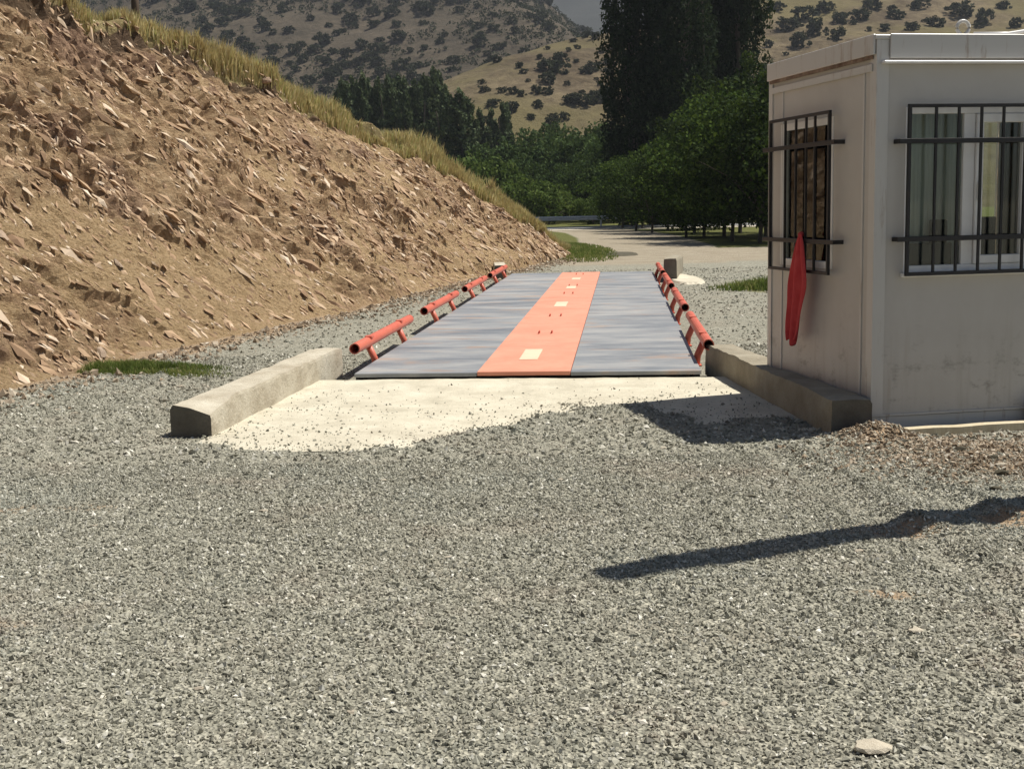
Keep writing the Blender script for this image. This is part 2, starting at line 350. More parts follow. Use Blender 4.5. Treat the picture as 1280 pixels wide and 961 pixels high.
RUT = [(np.array([1.62, 7.5]), np.array([2.0, 4.3])), (np.array([2.2, 6.4]), np.array([2.75, 4.6])), (np.array([-1.9, 6.6]), np.array([-2.9, 3.0]))]
def seg_dist(x, y, a, b):
    d = b-a; t = np.clip(((x-a[0])*d[0]+(y-a[1])*d[1])/(d@d), 0, 1)
    s = ((x-a[0])*d[1]-(y-a[1])*d[0])/np.hypot(*d)
    return np.hypot(x-(a[0]+t*d[0]), y-(a[1]+t*d[1])), s
def ground_z(x, y):
    x = np.asarray(x, float); y = np.asarray(y, float)
    near = 1-sstep(14, 40, y)
    z = (.018*fbm(x*.7, y*.7, 3, 3) + .012*fbm(x*3.1, y*3.1, 3, 9))*near
    for i, (a, b) in enumerate(RUT):
        dd, s = seg_dist(x, y, a, b); w = .16
        z = z + (.055 if i < 2 else .03)*(np.exp(-((s+.10)/.09)**2)-.7*np.exp(-((s-.10)/.10)**2))*np.exp(-(dd/.28)**2)*(.6+.5*fbm(x*4, y*4, 2, 41))
    z = z + .016*fbm(x*2.2, y*3.0, 4, 13)*np.exp(-((y-9.2)/1.3)**2)
    z = z + .10*np.exp(-(((x-2.30)/.22)**2+((y-7.97)/.14)**2))
    z = z + .045*np.exp(-(((x-2.9)/.8)**2+((y-7.3)/.55)**2))
    # flat under deck and booth
    l = (x-DK_O.x)*DK_E.x+(y-DK_O.y)*DK_E.y; a = (x-DK_O.x)*DK_C.x+(y-DK_O.y)*DK_C.y
    under = (1-sstep(1.6, 2.0, np.abs(a)))*sstep(-.8, -.1, l)*(1-sstep(16.4, 17.2, l))
    z = z*(1-under) - .03*under
    bx, by = booth_local(x, y)
    ub = sstep(-.1, .02, bx)*sstep(-.03, .08, by)*(1-sstep(BD, BD+.3, by))
    z = z*(1-ub) - .02*ub
    z = z + .012*np.maximum(0, y-97)*(1-sstep(97, 160, y)) + .9*sstep(97, 103, y)*sstep(-40, 0, x)*0
    return z
def apron_z(a, l):                   # dips under the gravel in front
    kk = .0225 + .026*np.exp(-((a-.55)/.75)**2) + .004*sstep(0, 1.5, a)
    return .048 + .77*kk*l

# ------------------------------------------------------------------ ground
def axis(fine, lo, hi, g):
    a = list(fine); s = fine[1]-fine[0]; x = fine[-1]
    while x < hi: s *= g; x += s; a.append(x)
    s = fine[1]-fine[0]; x = fine[0]
    while x > lo: s *= g; x -= s; a.insert(0, x)
    return np.array(a)
gx = axis(np.arange(-5.5, 4.2, .07), -3500, 3500, 1.10); gy = axis(np.arange(2.4, 13.5, .07), -400, 5000, 1.045)
GX, GY = np.meshgrid(gx, gy, indexing='ij'); GZ = ground_z(GX, GY)
toe_d = GX - toe_x(GY)
bxl, byl = booth_local(GX, GY)
dirt = (1-sstep(-.1, .8, toe_d + .55*fbm(GX*1.1, GY*1.1, 4, 5)))*(GY < 41)
dirt = np.maximum(dirt, .95*np.exp(-(((GX-2.75)/.55)**2+((GY-7.25)/.50)**2)**1.3))
dirt = np.maximum(dirt, .8*np.exp(-(((GX-2.3)/.3)**2+((GY-7.9)/.25)**2)))
dirt = np.maximum(dirt, .60*np.exp(-(((GX-1.75)/.35)**2+((GY-5.75)/.22)**2)))
dirt = np.maximum(dirt, .66*np.exp(-(((GX-2.5)/.5)**2+((GY-5.9)/.16)**2)))
for cx, cy, rx, ry, st_ in ((1.78, 5.72, .45, .2, .72), (2.5, 5.92, .6, .25, .75), (1.45, 4.75, .3, .12, .6), (-2.5, 6.5, .8, .25, .5), (-2.0, 4.6, .5, .12, .5)): dirt = np.maximum(dirt, st_*np.exp(-((GX-cx)/rx)**2-((GY-cy)/ry)**2))
dirt = np.maximum(dirt, 1.0*np.exp(-(((GX+4.7)/.6)**2+((GY-11.5)/.7)**2)))
trk = np.interp(GY, [28, 36, 46, 60, 73, 80], [3.0, 3.8, 4.9, 5.6, 5.6, 4.5])
road = sstep(29, 36, GY)*(1-sstep(1.9, 2.9, np.abs(GX-trk)))*(GY < 81)
road = np.maximum(road, .9*sstep(30, 36, GY)*(1-sstep(42, 45, GY))*sstep(3.5, 5, GX)*(1-sstep(20, 26, GX)))
grass = sstep(30, 38, GY)*(1-road)
grass = np.maximum(grass, .8*np.exp(-(((GX-4.7)/1.1)**2+((GY-22)/1.1)**2)))
grass = np.maximum(grass, .62*np.exp(-(((GX+3.6)/.8)**2+((GY-12.5)/.45)**2)))
gme = np_mesh('ground', np.stack([GX, GY, GZ], -1).reshape(-1, 3), grid_faces(*GX.shape), M['ground'], True,
              dict(dirt=dirt.ravel(), road=road.ravel(), grass=grass.ravel()))
tag(link('ground', gme), 'grey gravel yard running out to a pale dirt track', 'ground', kind='structure')

# ------------------------------------------------------------------ embankment
ys = np.concatenate([np.arange(-3, 8, .14), np.arange(8, 22, .045), np.arange(22, 42.2, .09)])
ts = np.concatenate([np.linspace(-.06, 1.0, 150), 1+np.array([.02, .05, .09, .14, .2, .28, .37, .48, .6, .75, .95, 1.2, 1.6, 2.2, 3, 4.2, 6, 9, 14])])
YS, TS = np.meshgrid(ys, ts, indexing='ij')
def rough_mask(lean, s, tc): return sstep(-.30, .18, fbm(lean*.62, s*.85, 4, 58)+.25*sstep(.12, .35, tc)-.06)
def bank_point(y, t, rough=True):
    """point of the cut slope: y along it, t 0 at the toe, 1 at the crest, beyond 1 the grassy top"""
    h = crest_h(y); tx = toe_x(y) + .28*fbm(y*.35, y*0+3.3, 3, 21) + .16*fbm(y*1.6, y*0+7.7, 3, 23)
    tc = np.clip(t, -.1, 1); over = np.maximum(t-1, 0)
    face = tc**1.12 if np.all(tc >= 0) else np.sign(tc)*np.abs(tc)**1.12
    h = h + .08*fbm(y*.8, y*0+1.1, 4, 22)*sstep(1, 2.5, h)
    w = 1.12*h
    x = tx - w*tc - over*5.0
    z = h*face + .55*np.minimum(over, .9)*sstep(.5, 3, h) + .02*np.maximum(over-.9, 0)
    if rough:
        s = h*1.5*tc                                   # distance up the slope
        f = sstep(-.02, .06, t)*(1-sstep(.97, 1.03, t))
        lean = y + .22*s
        lump = .30*fbm(lean*.45, s*.38, 4, 31)
        rid = 1-np.abs(fbm(lean*1.25, s*.42, 4, 33)); rid = .32*(rid-.72)
        fin = .13*fbm(lean*4.6, s*1.9, 4, 35) + .075*fbm(lean*11, s*5.0, 3, 37)
        # small ledges: stepped blocks
        led = fbm(lean*2.6, s*1.1, 3, 39); led = .12*(np.floor(led*4)/4)*sstep(.0, .2, led+.2)
        q1 = lean*1.5+1.1*fbm(lean*.6, s*.5, 3, 52)+.25*fbm(lean*3, s*2.5, 2, 53); q2 = lean*4.2+1.6*fbm(lean*.9, s*.8, 3, 54)+.3*fbm(lean*6, s*5, 2, 55)
        q1 = 1-(q1-np.floor(q1)); q2 = 1-(q2-np.floor(q2))
        pt1 = sstep(-.12, .3, fbm(lean*.8, s*.7, 3, 56)); pt2 = sstep(-.15, .25, fbm(lean*1.3, s*1.5, 3, 57))
        saw = .14*pt1*q1+.06*pt2*q2
        pm = rough_mask(lean, s, tc)
        d = (lump+rid*(.4+.6*pm)+(fin+led+saw)*(.38+.62*pm))*f*np.clip(h/2, 0, 1)
        d = d + .25*np.exp(-((tc-.985)/.03)**2)*(.4+.8*vnoise(y*1.4, y*0, 44))*(t <= 1.03)*np.clip(h/3, 0, 1)
        tal = .12*np.exp(-((t-.02)/.09)**2)*(.5+fbm(y*1.3, y*0, 3, 45))
        nx, nz = .66, .75
        x = x + nx*d + tal*.8; z = z + nz*d + tal*.4
        z = z + .07*fbm(x*.9, y*.9, 3, 47)*sstep(1, 1.1, t)
    return x, y, z
BXs, BYs, BZs = bank_point(YS, TS)
thr = np.interp(YS, [18, 28, 34, 38, 41], [.965, .95, .86, .66, .3]); mask_g = sstep(-.02, .03, TS-thr + .03*fbm(YS*2.2, TS*0, 3, 51)) ; mask_s = np.exp(-((TS-.955)/.05)**2)
bme = np_mesh('embankment', np.stack([BXs, BYs, BZs], -1).reshape(-1, 3), grid_faces(*YS.shape)[:, ::-1], M['bank'], False,
              dict(grass=mask_g.ravel(), topsoil=mask_s.ravel(), toe=(1-sstep(0, .3, TS)).ravel(), sand=(1-rough_mask(YS+.22*crest_h(YS)*1.5*np.clip(TS, 0, 1), crest_h(YS)*1.5*np.clip(TS, 0, 1), np.clip(TS, 0, 1))).ravel()))
bank = tag(link('embankment', bme), 'cut slope of crumbling brown earth and shale with a grassy top', 'embankment', kind='structure')

# ------------------------------------------------------------------ weighbridge
wb = tag(empty('weighbridge', dk(0, 0), -DK_H), 'long steel truck weighbridge with orange centre strip and red side rails', 'weighbridge')
JO = [0, 6.70, 12.86, DECK_L]
for i in range(3):
    l0, l1 = JO[i] + (.006 if i else 0), JO[i+1] - .006
    for s in (-1, 1):
        x0, x1 = (-DECK_W, -.425) if s < 0 else (.385, DECK_W)
        MB().box(x0, x1, l0, l1, DECK_Z-.035, DECK_Z).build('deck_plate', M['deck'], wb, bevel=.003)
    n = 3 if i < 2 else 2
    for j in range(n):
        a, b = l0+(l1-l0)*j/n+.004, l0+(l1-l0)*(j+1)/n-.004
        cp = MB().box(-.42, .38, a, b, DECK_Z-.03, DECK_Z+.006).build('cover_plate', M['orange'], wb, bevel=.003)
        m = (a+b)/2
        if j != 0:
            for dx in (-.07, .07):
                MB().tube([(dx-.02, m-.1, DECK_Z+.005), (dx-.02, m-.1, DECK_Z+.03), (dx-.02, m+.0, DECK_Z+.03), (dx-.02, m, DECK_Z+.005)], .008, 6).build('lifting_handle', M['rail'], cp)
for l, w, d in ((1.25, .085, .42), (7.5, .085, .42), (11.3, .08, .3), (13.9, .08, .3)):
    MB().box(-.04-w, -.04+w, l-d, l+d, DECK_Z+.004, DECK_Z+.012).build('junction_cover', M['cream'], wb, bevel=.003)
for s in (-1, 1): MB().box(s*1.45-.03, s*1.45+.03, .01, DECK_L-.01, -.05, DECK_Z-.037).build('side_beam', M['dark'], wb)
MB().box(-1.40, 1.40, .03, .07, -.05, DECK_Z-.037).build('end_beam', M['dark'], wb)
for s in (-1, 1):
    for l0, l1 in ((.5, 3.55), (4.65, 7.75), (8.8, 11.8), (12.7, 15.9)):
        rx, rz_ = s*1.585, .262
        r = MB().ring_tube([(rx, l0, rz_), (rx, l1, rz_)], .05, .041).build('guard_rail', M['rail'], wb, smooth=False)
        for q in (l0+.62, l1-.75):
            b = MB(); b.tube([(s*1.515, q, .02), (s*1.525, q, .10), (rx, q, rz_-.03)], .033, 8)
            b.build('post', M['rail'], r, smooth=True)
            MB().box(min(s*1.482, s*1.56), max(s*1.482, s*1.56), q-.07, q+.07, .0, .012).build('foot_plate', M['rail'], r)
            MB().box(rx-.02-.03*(s > 0), rx+.02+.03*(s < 0), q-.05, q+.05, rz_+.035, rz_+.058).build('clamp', M['rail'], r, bevel=.004)

# ------------------------------------------------------------------ kerbs, apron
def kerb(name, p0, p1, width, h0, h1, label, side, chip=0.0, mat='kerb'):
    """rough cast kerb; p0 near inner foot, p1 far inner foot; side -1 left of the lane, +1 right"""
    root = link(name, None if False else bpy.data.meshes.new(name))
    n = 60; d = (p1-p0); L = d.length; d.normalize(); nrm = Vector((d.y, -d.x, 0))*side
    prof = [(0, -.08), (0, .35), (.004, .7), (.012, .9), (.03, 1.0), (.5, 1.015), (.92, 1.0), (.985, .88), (1.0, .6), (1.0, -.08)]
    bm = bmesh.new(); rings = []
    for i in range(n+1):
        t = i/n; base = p0+d*(L*t); w = width(t); h = h0+(h1-h0)*t; ring = []
        for a, b in prof:
            z = b*h
            if chip and b > .6:
                c = chip*max(0, 1-t*L/.5)*(1.0 if a < .3 else .35 if a < .8 else .1); z -= c
            q = base + nrm*(a*w); nn = float(fbm(q.x*7, q.y*7+z*9, 4, 61)); n2 = float(fbm(q.x*2.1+a, q.y*2.1, 3, 63))
            ring.append(bm.verts.new((q.x+nrm.x*.012*nn*(1 if a < .5 else -.6), q.y+nrm.y*.012*nn+(.01*nn if i in (0, n) else 0), z+.010*nn+.012*n2)))
        rings.append(ring)
    for a, b in zip(rings, rings[1:]):
        for j in range(len(prof)-1): bm.faces.new((a[j], a[j+1], b[j+1], b[j]))
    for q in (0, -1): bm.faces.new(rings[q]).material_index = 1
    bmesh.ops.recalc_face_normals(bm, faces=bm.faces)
    bm.to_mesh(root.data); bm.free(); root.data.materials.append(M[mat]); root.data.materials.append(M['kerb_end_shade'])
    return tag(root, label, 'kerb')
kerb('concrete_kerb', KL[0], KL[1], lambda t: .29-.03*t, .225, .25, 'sunlit rough concrete kerb flaring out beside the weighbridge ramp below the embankment', -1, .075)
def kr_w(t):
    q = KR[0].lerp(KR[1], t); bx, by = booth_local(q.x, q.y)
    lim = -bx/math.cos(BH-.1) - .012
    return min(.27, lim) if by < BD+.04 else .27
kerb('concrete_kerb', KR[0], KR[1], kr_w, .235, .25, 'shaded rough concrete kerb running along the foot of the white booth', 1, mat='kerb_shade')
kerb('concrete_kerb', dk(1.66, 14.6), dk(1.95, 18.2), lambda t: .26, .43, .36, 'short pale concrete kerb at the far end of the weighbridge, booth side', 1, mat='kerb_shade')
kerb('concrete_kerb', dk(-1.60, 16.3), dk(-1.85, 18.6), lambda t: .26, .28, .26, 'short pale concrete kerb at the far end of the weighbridge, embankment side', -1)
na, nl = 130, 150
U, Lq = np.meshgrid(np.linspace(0, 1, na), np.linspace(-3.0, -.012, nl), indexing='ij')
def kin(K, l):                       # across coordinate of a kerb's inner foot at l
    a0, a1 = (K[0]-DK_O).dot(DK_C), (K[1]-DK_O).dot(DK_C); l0, l1 = (K[0]-DK_O).dot(DK_E), (K[1]-DK_O).dot(DK_E)
    return a0+(a1-a0)*(l-l0)/(l1-l0)
A0, A1 = kin(KL, Lq)-.02, kin(KR, Lq)+.02
Aq = A0+(A1-A0)*U
Px = DK_O.x+DK_C.x*Aq+DK_E.x*Lq; Py = DK_O.y+DK_C.y*Aq+DK_E.y*Lq
Pz = apron_z(Aq, Lq)+.006*fbm(Px*5, Py*5, 4, 71)+.004*fbm(Px*1.2, Py*1.2, 2, 72)
ap = link('concrete_apron', np_mesh('concrete_apron', np.stack([Px, Py, Pz], -1).reshape(-1, 3), grid_faces(na, nl), M['apron'], True))
tag(ap, 'pale concrete ramp between the two kerbs, strewn with gravel', 'ramp', kind='structure')
# cement patch beside the far kerb
def patch(name, cx, cy, rx, ry, z, mat, label, cat, seed, kind=None):
    n = 40; a = np.linspace(0, 2*np.pi, n, endpoint=False); r = 1+.25*fbm(np.cos(a)*1.5+seed, np.sin(a)*1.5, 3, seed)
    V = [(cx, cy, z+.03)]+[(cx+rx*r[i]*.9*math.cos(a[i]), cy+ry*r[i]*.9*math.sin(a[i]), z+.025) for i in range(n)]+[(cx+rx*r[i]*math.cos(a[i]), cy+ry*r[i]*math.sin(a[i]), z-.02) for i in range(n)]
    Fc = [(0, 1+i, 1+(i+1) % n) for i in range(n)]+[(1+i, 1+n+i, 1+n+(i+1) % n) for i in range(n)]+[(1+i, 1+n+(i+1) % n, 1+(i+1) % n) for i in range(n)]
    o = link(name, np_mesh(name, np.array(V), np.array(Fc), mat)); return tag(o, label, cat, kind=kind)
pc = at(851, 349); patch('cement_spill', pc.x+.03, pc.y, .33, 1.9, .01, M['apron'], 'pale hardened cement spill on the gravel beside the far kerb', 'cement', 5)
pc = at(775, 318); patch('dark_patch', pc.x, pc.y, .62, 1.6, .004, M['dark_stone'], 'dark flat patch lying on the dirt track past the weighbridge', 'patch', 9)  # thin near-black uneven oval on the track

# ------------------------------------------------------------------ booth
bt = tag(empty('guard_booth', BO, BH), 'white sandwich panel booth with barred windows beside the weighbridge ramp', 'booth')
T = .06
def wall_with_hole(axis_, o0, o1, a1, hole, name='wall'):
    """wall of thickness o0..o1; a1 its length; hole = (a, b, z0, z1)"""
    m = MB(); a, b, z0, z1 = hole
    for (p, q, r, s) in ((0, a, .1, BHT-.03), (b, a1, .1, BHT-.03), (a, b, .1, z0), (a, b, z1, BHT-.03)):
        if axis_ == 'x': m.box(p, q, o0, o1, r, s)
        else: m.box(o0, o1, p, q, r, s)
    bmesh.ops.remove_doubles(m.bm, verts=m.bm.verts, dist=1e-5)
    return m.build(name, M['panel'], bt)
FW = (.20, 1.115, 1.03, 2.075); LW = (.61, 1.50, 1.03, 2.065); RWIN = (.35, 1.95, 1.0, 2.15)
wall_with_hole('x', 0, T, BW, FW); wall_with_hole('x', BD-T, BD, BW, RWIN)
m = MB(); a, b, z0, z1 = LW
for (p, q, r, s) in ((T+.001, a, .1, BHT-.03), (b, BD-T-.001, .1, BHT-.03), (a, b, .1, z0), (a, b, z1, BHT-.03)): m.box(0, T, p, q, r, s)
bmesh.ops.remove_doubles(m.bm, verts=m.bm.verts, dist=1e-5); m.build('wall', M['panel'], bt)
MB().box(BW-T, BW, T+.001, BD-T-.001, .1, BHT-.03).build('wall', M['panel'], bt)
MB().box(T+.002, BW-T-.002, T+.002, BD-T-.002, .06, .12).build('floor_panel', M['interior'], bt)
# base frame, roof, trims
MB().box(-.004, BW+.004, -.004, BD+.004, .012, .098).build('base_frame', M['trim'], bt, bevel=.006)
MB().box(-.012, BW+.012, -.012, BD+.012, .1, .112).build('base_lip', M['trim'], bt)
rf = MB().box(-.02, BW+.02, -.012, BD+.02, BHT-.028, BHT).build('roof', M['trim'], bt, bevel=.004)
MB().box(.075, BW-.075, -.028, -.013, 2.375, BHT+.004).build('fascia', M['trim'], rf, bevel=.003)
MB().box(.02, BW-.02, -.062, -.013, 2.34, 2.356).build('drip_edge', M['pvc'], rf, bevel=.003)
MB().box(-.03, -.013, .0, BD, 2.40, BHT+.004).build('fascia', M['trim'], rf, bevel=.003)
MB().box(-.022, -.0125, .03, BD-.03, 2.375, 2.398).build('rust_seam', M['rust'], rf)
MB().box(-.018, -.0125, .04, BD-.05, 2.30, 2.345).build('trim_strip', M['trim'], rf)
for x0, x1, y0, y1 in ((-.009, .075, -.009, -.0005), (-.009, -.0005, -.0005, .075), (BW-.075, BW+.009, -.009, -.0005), (-.009, -.0005, BD-.06, BD+.009), (BW+.0005, BW+.009, -.0005, .075)):
    MB().box(x0, x1, y0, y1, .113, BHT-.03).build('corner_trim', M['trim'], bt)
for yy in (.155, 1.46): MB().box(-.007, -.0005, yy, yy+.022, .113, 2.30).build('panel_joint', M['trim'], bt)
# lifting ring and roof pipe
m = MB(); m.tube([(.61+.042*math.cos(t), .05, BHT+.052+.042*math.sin(t)) for t in np.linspace(-1.2, math.pi+1.2, 18)], .012, 8); m.build('lifting_ring', M['trim'], rf, smooth=True)
MB().box(.57, .65, .02, .08, BHT+.0005, BHT+.012).build('ring_plate', M['trim'], rf)
m = MB(); m.tube([(.70, .07, BHT+.018), (.95, .08, BHT+.022), (1.1, .10, BHT+.045), (1.35, .16, BHT+.08), (2.0, .35, BHT+.085)], .011, 8); m.build('roof_cable', M['pvc'], rf, smooth=True)
# front window: fixed light and an opening sash
def frame(m, x0, x1, z0, z1, w, y0, y1, ax='x'):
    for (p, q, r, s) in ((x0, x1, z0, z0+w), (x0, x1, z1-w, z1), (x0, x0+w, z0+w, z1-w), (x1-w, x1, z0+w, z1-w)):
        if ax == 'x': m.box(p, q, y0, y1, r, s)
        else: m.box(y0, y1, p, q, r, s)
    return m
wf = frame(MB(), FW[0], FW[1], FW[2], FW[3], .042, -.006, .05); wf.box(.605, .685, -.004, .048, FW[2]+.042, FW[3]-.042)
wf = wf.build('window_frame', M['pvc'], bt, bevel=.003)
frame(MB(), .687, FW[1]-.044, FW[2]+.044, FW[3]-.044, .055, -.016, .04).build('sash', M['pvc'], wf, bevel=.004)
MB().box(.243, .604, .018, .024, FW[2]+.043, FW[3]-.043).build('pane', M['glass'], wf)
MB().box(.743, FW[1]-.10, .014, .02, FW[2]+.10, FW[3]-.10).build('pane', M['glass'], wf)
MB().box(.70, .72, -.03, -.0165, 1.48, 1.60).build('handle', M['pvc'], wf, bevel=.003)
MB().box(FW[0]-.02, FW[1]+.02, -.035, -.007, FW[2]-.03, FW[2]-.002).build('sill', M['pvc'], wf, bevel=.003)
lf = frame(MB(), LW[0], LW[1], LW[2], LW[3], .05, -.006, .05, 'y').build('window_frame', M['pvc'], bt, bevel=.003)
MB().box(.016, .022, LW[0]+.051, LW[1]-.051, LW[2]+.051, LW[3]-.051).build('pane', M['glass'], lf)
rw = frame(MB(), RWIN[0], RWIN[1], RWIN[2], RWIN[3], .05, BD-.05, BD+.006).build('window_frame', M['pvc'], bt, bevel=.003)
MB().box(RWIN[0]+.051, RWIN[1]-.051, BD-.03, BD-.024, RWIN[2]+.051, RWIN[3]-.051).build('pane', M['glass'], rw)
# grilles
def grille(ax, a0, a1, z0, z1, bars, off, rails, ext):
    m = MB(); w = .011
    def bx_(p, q, d0, d1, r, s):
        if ax == 'x': m.box(p, q, d0, d1, r, s)
        else: m.box(d0, d1, p, q, r, s)
    frame(m, a0, a1, z0, z1, .022, off-.011, off+.011, ax)
    g = m.build('window_grille', M['black'], bt, bevel=.002)
    for b in bars:
        m = MB(); bx_(b-.0075, b+.0075, off-.0075, off+.0075, z0+.022, z1-.022); m.build('bar', M['black'], g)
    for z in rails:
        m = MB(); bx_(a0-ext, a1+ext, off-.019, off-.0115, z-.016, z+.016); m.build('cross_rail', M['black'], g, bevel=.002)
        for e in (a0-ext+.012, a1+ext-.012):
            m = MB(); bx_(e-.012, e+.012, off-.011, -.0005, z-.014, z+.014); m.build('bracket', M['black'], g)
grille('x', .185, 1.165, 1.01, 2.09, [.378, .535, .693, .848, 1.006], -.06, (1.245, 1.86), .065)
grille('y', .54, 1.575, .995, 2.10, [.78, .925, 1.10, 1.29], -.06, (1.22, 1.885), .10)
# inside
def put(o): o.matrix_world = Matrix.Translation(BO) @ Matrix.Rotation(BH, 4, 'Z') @ o.matrix_world; return o
def curtain(label, a0, a1, off, z0, z1, ax):
    root = tag(empty('curtain', BO, BH), label, 'curtain'); n = 90; V = []
    for i in range(n+1):
        a = a0+(a1-a0)*i/n; d = off+.016*math.sin(i*.62)+.008*math.sin(i*1.7+1)
        for z in (z0, (z0+z1)/2, z1): V.append((a, d, z) if ax == 'x' else (d, a, z))
    link('cloth', np_mesh('cloth', np.array(V), grid_faces(n+1, 3), M['blind'], True), root)
    m = MB(); m.tube([(a0-.02, off, z1+.01), (a1+.02, off, z1+.01)] if ax == 'x' else [(off, a0-.02, z1+.01), (off, a1+.02, z1+.01)], .01, 8); m.build('curtain_rod', M['pvc'], root)
curtain('grey curtain hanging behind the fixed pane of the barred front window', .22, .76, .30, 1.012, 2.10, 'x')
curtain('grey curtain hanging behind the barred side window', .62, 1.49, .11, 1.012, 2.10, 'y')
dsk = tag(empty('desk', BO, BH), 'plain grey desk under the front window inside the booth', 'desk')
MB().box(.16, 1.25, .16, .65, .98, 1.01).build('desk_top', M['interior'], dsk)
for x, y in ((.18, .18), (1.2, .18), (.18, .6), (1.2, .6)): MB().box(x, x+.04, y, y+.04, .121, .979).build('leg', M['trim'], dsk)
mo = tag(empty('monitor', BO+BX*.44+BY*.15, BH), 'dark flat monitor back standing behind the fixed window pane', 'monitor')
MB().box(-.20, .17, -.035, -.005, 1.03, 1.21).build('screen', M['plastic'], mo, bevel=.006); MB().box(-.04, .04, -.03, .06, 1.011, 1.05).build('stand', M['plastic'], mo)
sp_ = tag(empty('printer', BO+BX*.545+BY*.12, BH), 'tall dark box standing beside the monitor inside the booth', 'box')
MB().box(-.03, .05, .03, .13, 1.011, 1.36).build('case', M['plastic'], sp_, bevel=.006)
m2 = tag(empty('monitor', BO+BX*.91+BY*.26, BH), 'square dark monitor back standing behind the opening window sash', 'monitor')
MB().box(-.085, .095, -.02, .02, 1.10, 1.37).build('screen', M['plastic'], m2, bevel=.006); MB().box(-.03, .03, -.02, .1, 1.011, 1.10).build('stand', M['plastic'], m2)
# red cloth tied to the side grille
def cloth():
    prof = [(0, .925, .03), (.06, .935, .10), (.16, .94, .17), (.28, .95, .235), (.38, .955, .27), (.46, .975, .24), (.55, 1.0, .20), (.64, 1.02, .19), (.72, 1.035, .18), (.79, 1.05, .12)]
    V = []; nx = 15
    for i, (dz, cy, w) in enumerate(prof):
        for j in range(nx):
            f = j/(nx-1)-.5
            V.append((-.095-.022*math.sin(f*13+i*.12)*min(1, dz*6+.25), cy+f*w*1.2*(1+.05*math.sin(i*2.1)), 1.275-dz-(.03*math.sin(f*9+2) if i == len(prof)-1 else 0)))
    me = np_mesh('red_cloth', np.array(V), grid_faces(len(prof), nx), M['cloth'], True); o = link('red_cloth', me); o.location = BO; o.rotation_euler = (0, 0, BH)
    sm = o.modifiers.new('thick', 'SOLIDIFY'); sm.thickness = .006; sb = o.modifiers.new('sub', 'SUBSURF'); sb.levels = sb.render_levels = 1
    k_ = MB().box(-.10, -.055, .935, .975, 1.245, 1.285).build('knot', M['cloth'], o, bevel=.015)
    tag(o, 'torn red cloth tied to the bars of the side window', 'cloth')
cloth()
# planks and blocks at the booth's foot
def plank(p0, p1, w, h, z, mat, name, label, cat):
    p0, p1 = Vector(p0), Vector(p1); d = p1-p0; n = 12; bm = bmesh.new(); nr = Vector((-d.y, d.x, 0)).normalized(); rg = []
    for i in range(n+1):
        c = p0+d*(i/n); e = .004*math.sin(i*2.3); rg.append([bm.verts.new(c+nr*(s*w/2+e)+Vector((0, 0, z+t*h+e*.6))) for s, t in ((-1, 0), (1, 0), (1, 1), (-1, 1))])
    for a, b in zip(rg, rg[1:]):
        for j in range(4): bm.faces.new((a[j], a[(j+1) % 4], b[(j+1) % 4], b[j]))
    bm.faces.new(rg[0]); bm.faces.new(rg[-1]); bmesh.ops.recalc_face_normals(bm, faces=bm.faces)
    me = bpy.data.meshes.new(name); bm.to_mesh(me); bm.free(); me.materials.append(mat); return tag(link(name, me), label, cat)
plank(BO+BX*.12-BY*.235, BO+BX*2.3-BY*.215, .085, .05, .005, M['plank'], 'plank', 'pale weathered plank lying along the foot of the booth', 'plank')
m = MB().box(-.06, .10, -.05, .04, 0, .17).build('dark_block', M['dark_stone'], None, bevel=.02); m.location = BO+BX*1.15-BY*.07+Vector((0, 0, .0)); m.rotation_euler = (0, 0, BH+.2)
tag(m, 'dark block standing between the plank and the booth wall', 'block')

# leaning timber pole, out of the picture; its shadow crosses the gravel
tipS = at(765, 718); hp = 5.0
top = Vector((tipS.x+SUN.x/SUN.z*hp, tipS.y+SUN.y/SUN.z*hp, hp)); pb = Vector((3.05, 6.43, -.1))
m = MB(); pts = [pb.lerp(top, t)+Vector((.02*math.sin(t*7), .02*math.cos(t*5), 0)) for t in np.linspace(0, 1, 12)]
pts.append(top+Vector((0, 0, .05)))
m.tube(pts, [.15-.045*t for t in np.linspace(0, 1, 12)]+[.05], 14)
tag(m.build('timber_pole', M['pole'], smooth=True), 'leaning weathered timber pole casting its shadow across the gravel', 'pole')

# ------------------------------------------------------------------ gravel and stones
def in_any(x, y, pad=0.0):           # places where no gravel lies
    l = (x-DK_O.x)*DK_E.x+(y-DK_O.y)*DK_E.y; a = (x-DK_O.x)*DK_C.x+(y-DK_O.y)*DK_C.y
    deck = (np.abs(a) < 1.70) & (l > -.02) & (l < DECK_L)
    bx, by = booth_local(x, y); bo = (bx > -.01) & (bx < BW) & (by > -.02) & (by < BD+.02)
    def inkerb(K, s):
        ai = np.where(True, kin(K, l), 0); l0, l1 = (K[0]-DK_O).dot(DK_E), (K[1]-DK_O).dot(DK_E)
        q = (a-ai)*s
        return (q > -.0) & (q < .27) & (l > l0-.01) & (l < l1+.01)
    return deck | bo | inkerb(KL, -1) | inkerb(KR, 1)
def on_apron(x, y):
    l = (x-DK_O.x)*DK_E.x+(y-DK_O.y)*DK_E.y; a = (x-DK_O.x)*DK_C.x+(y-DK_O.y)*DK_C.y
    inside = (l > -3) & (l < 0) & (a > kin(KL, l)) & (a < kin(KR, l))
    az = apron_z(a, l); return inside, az
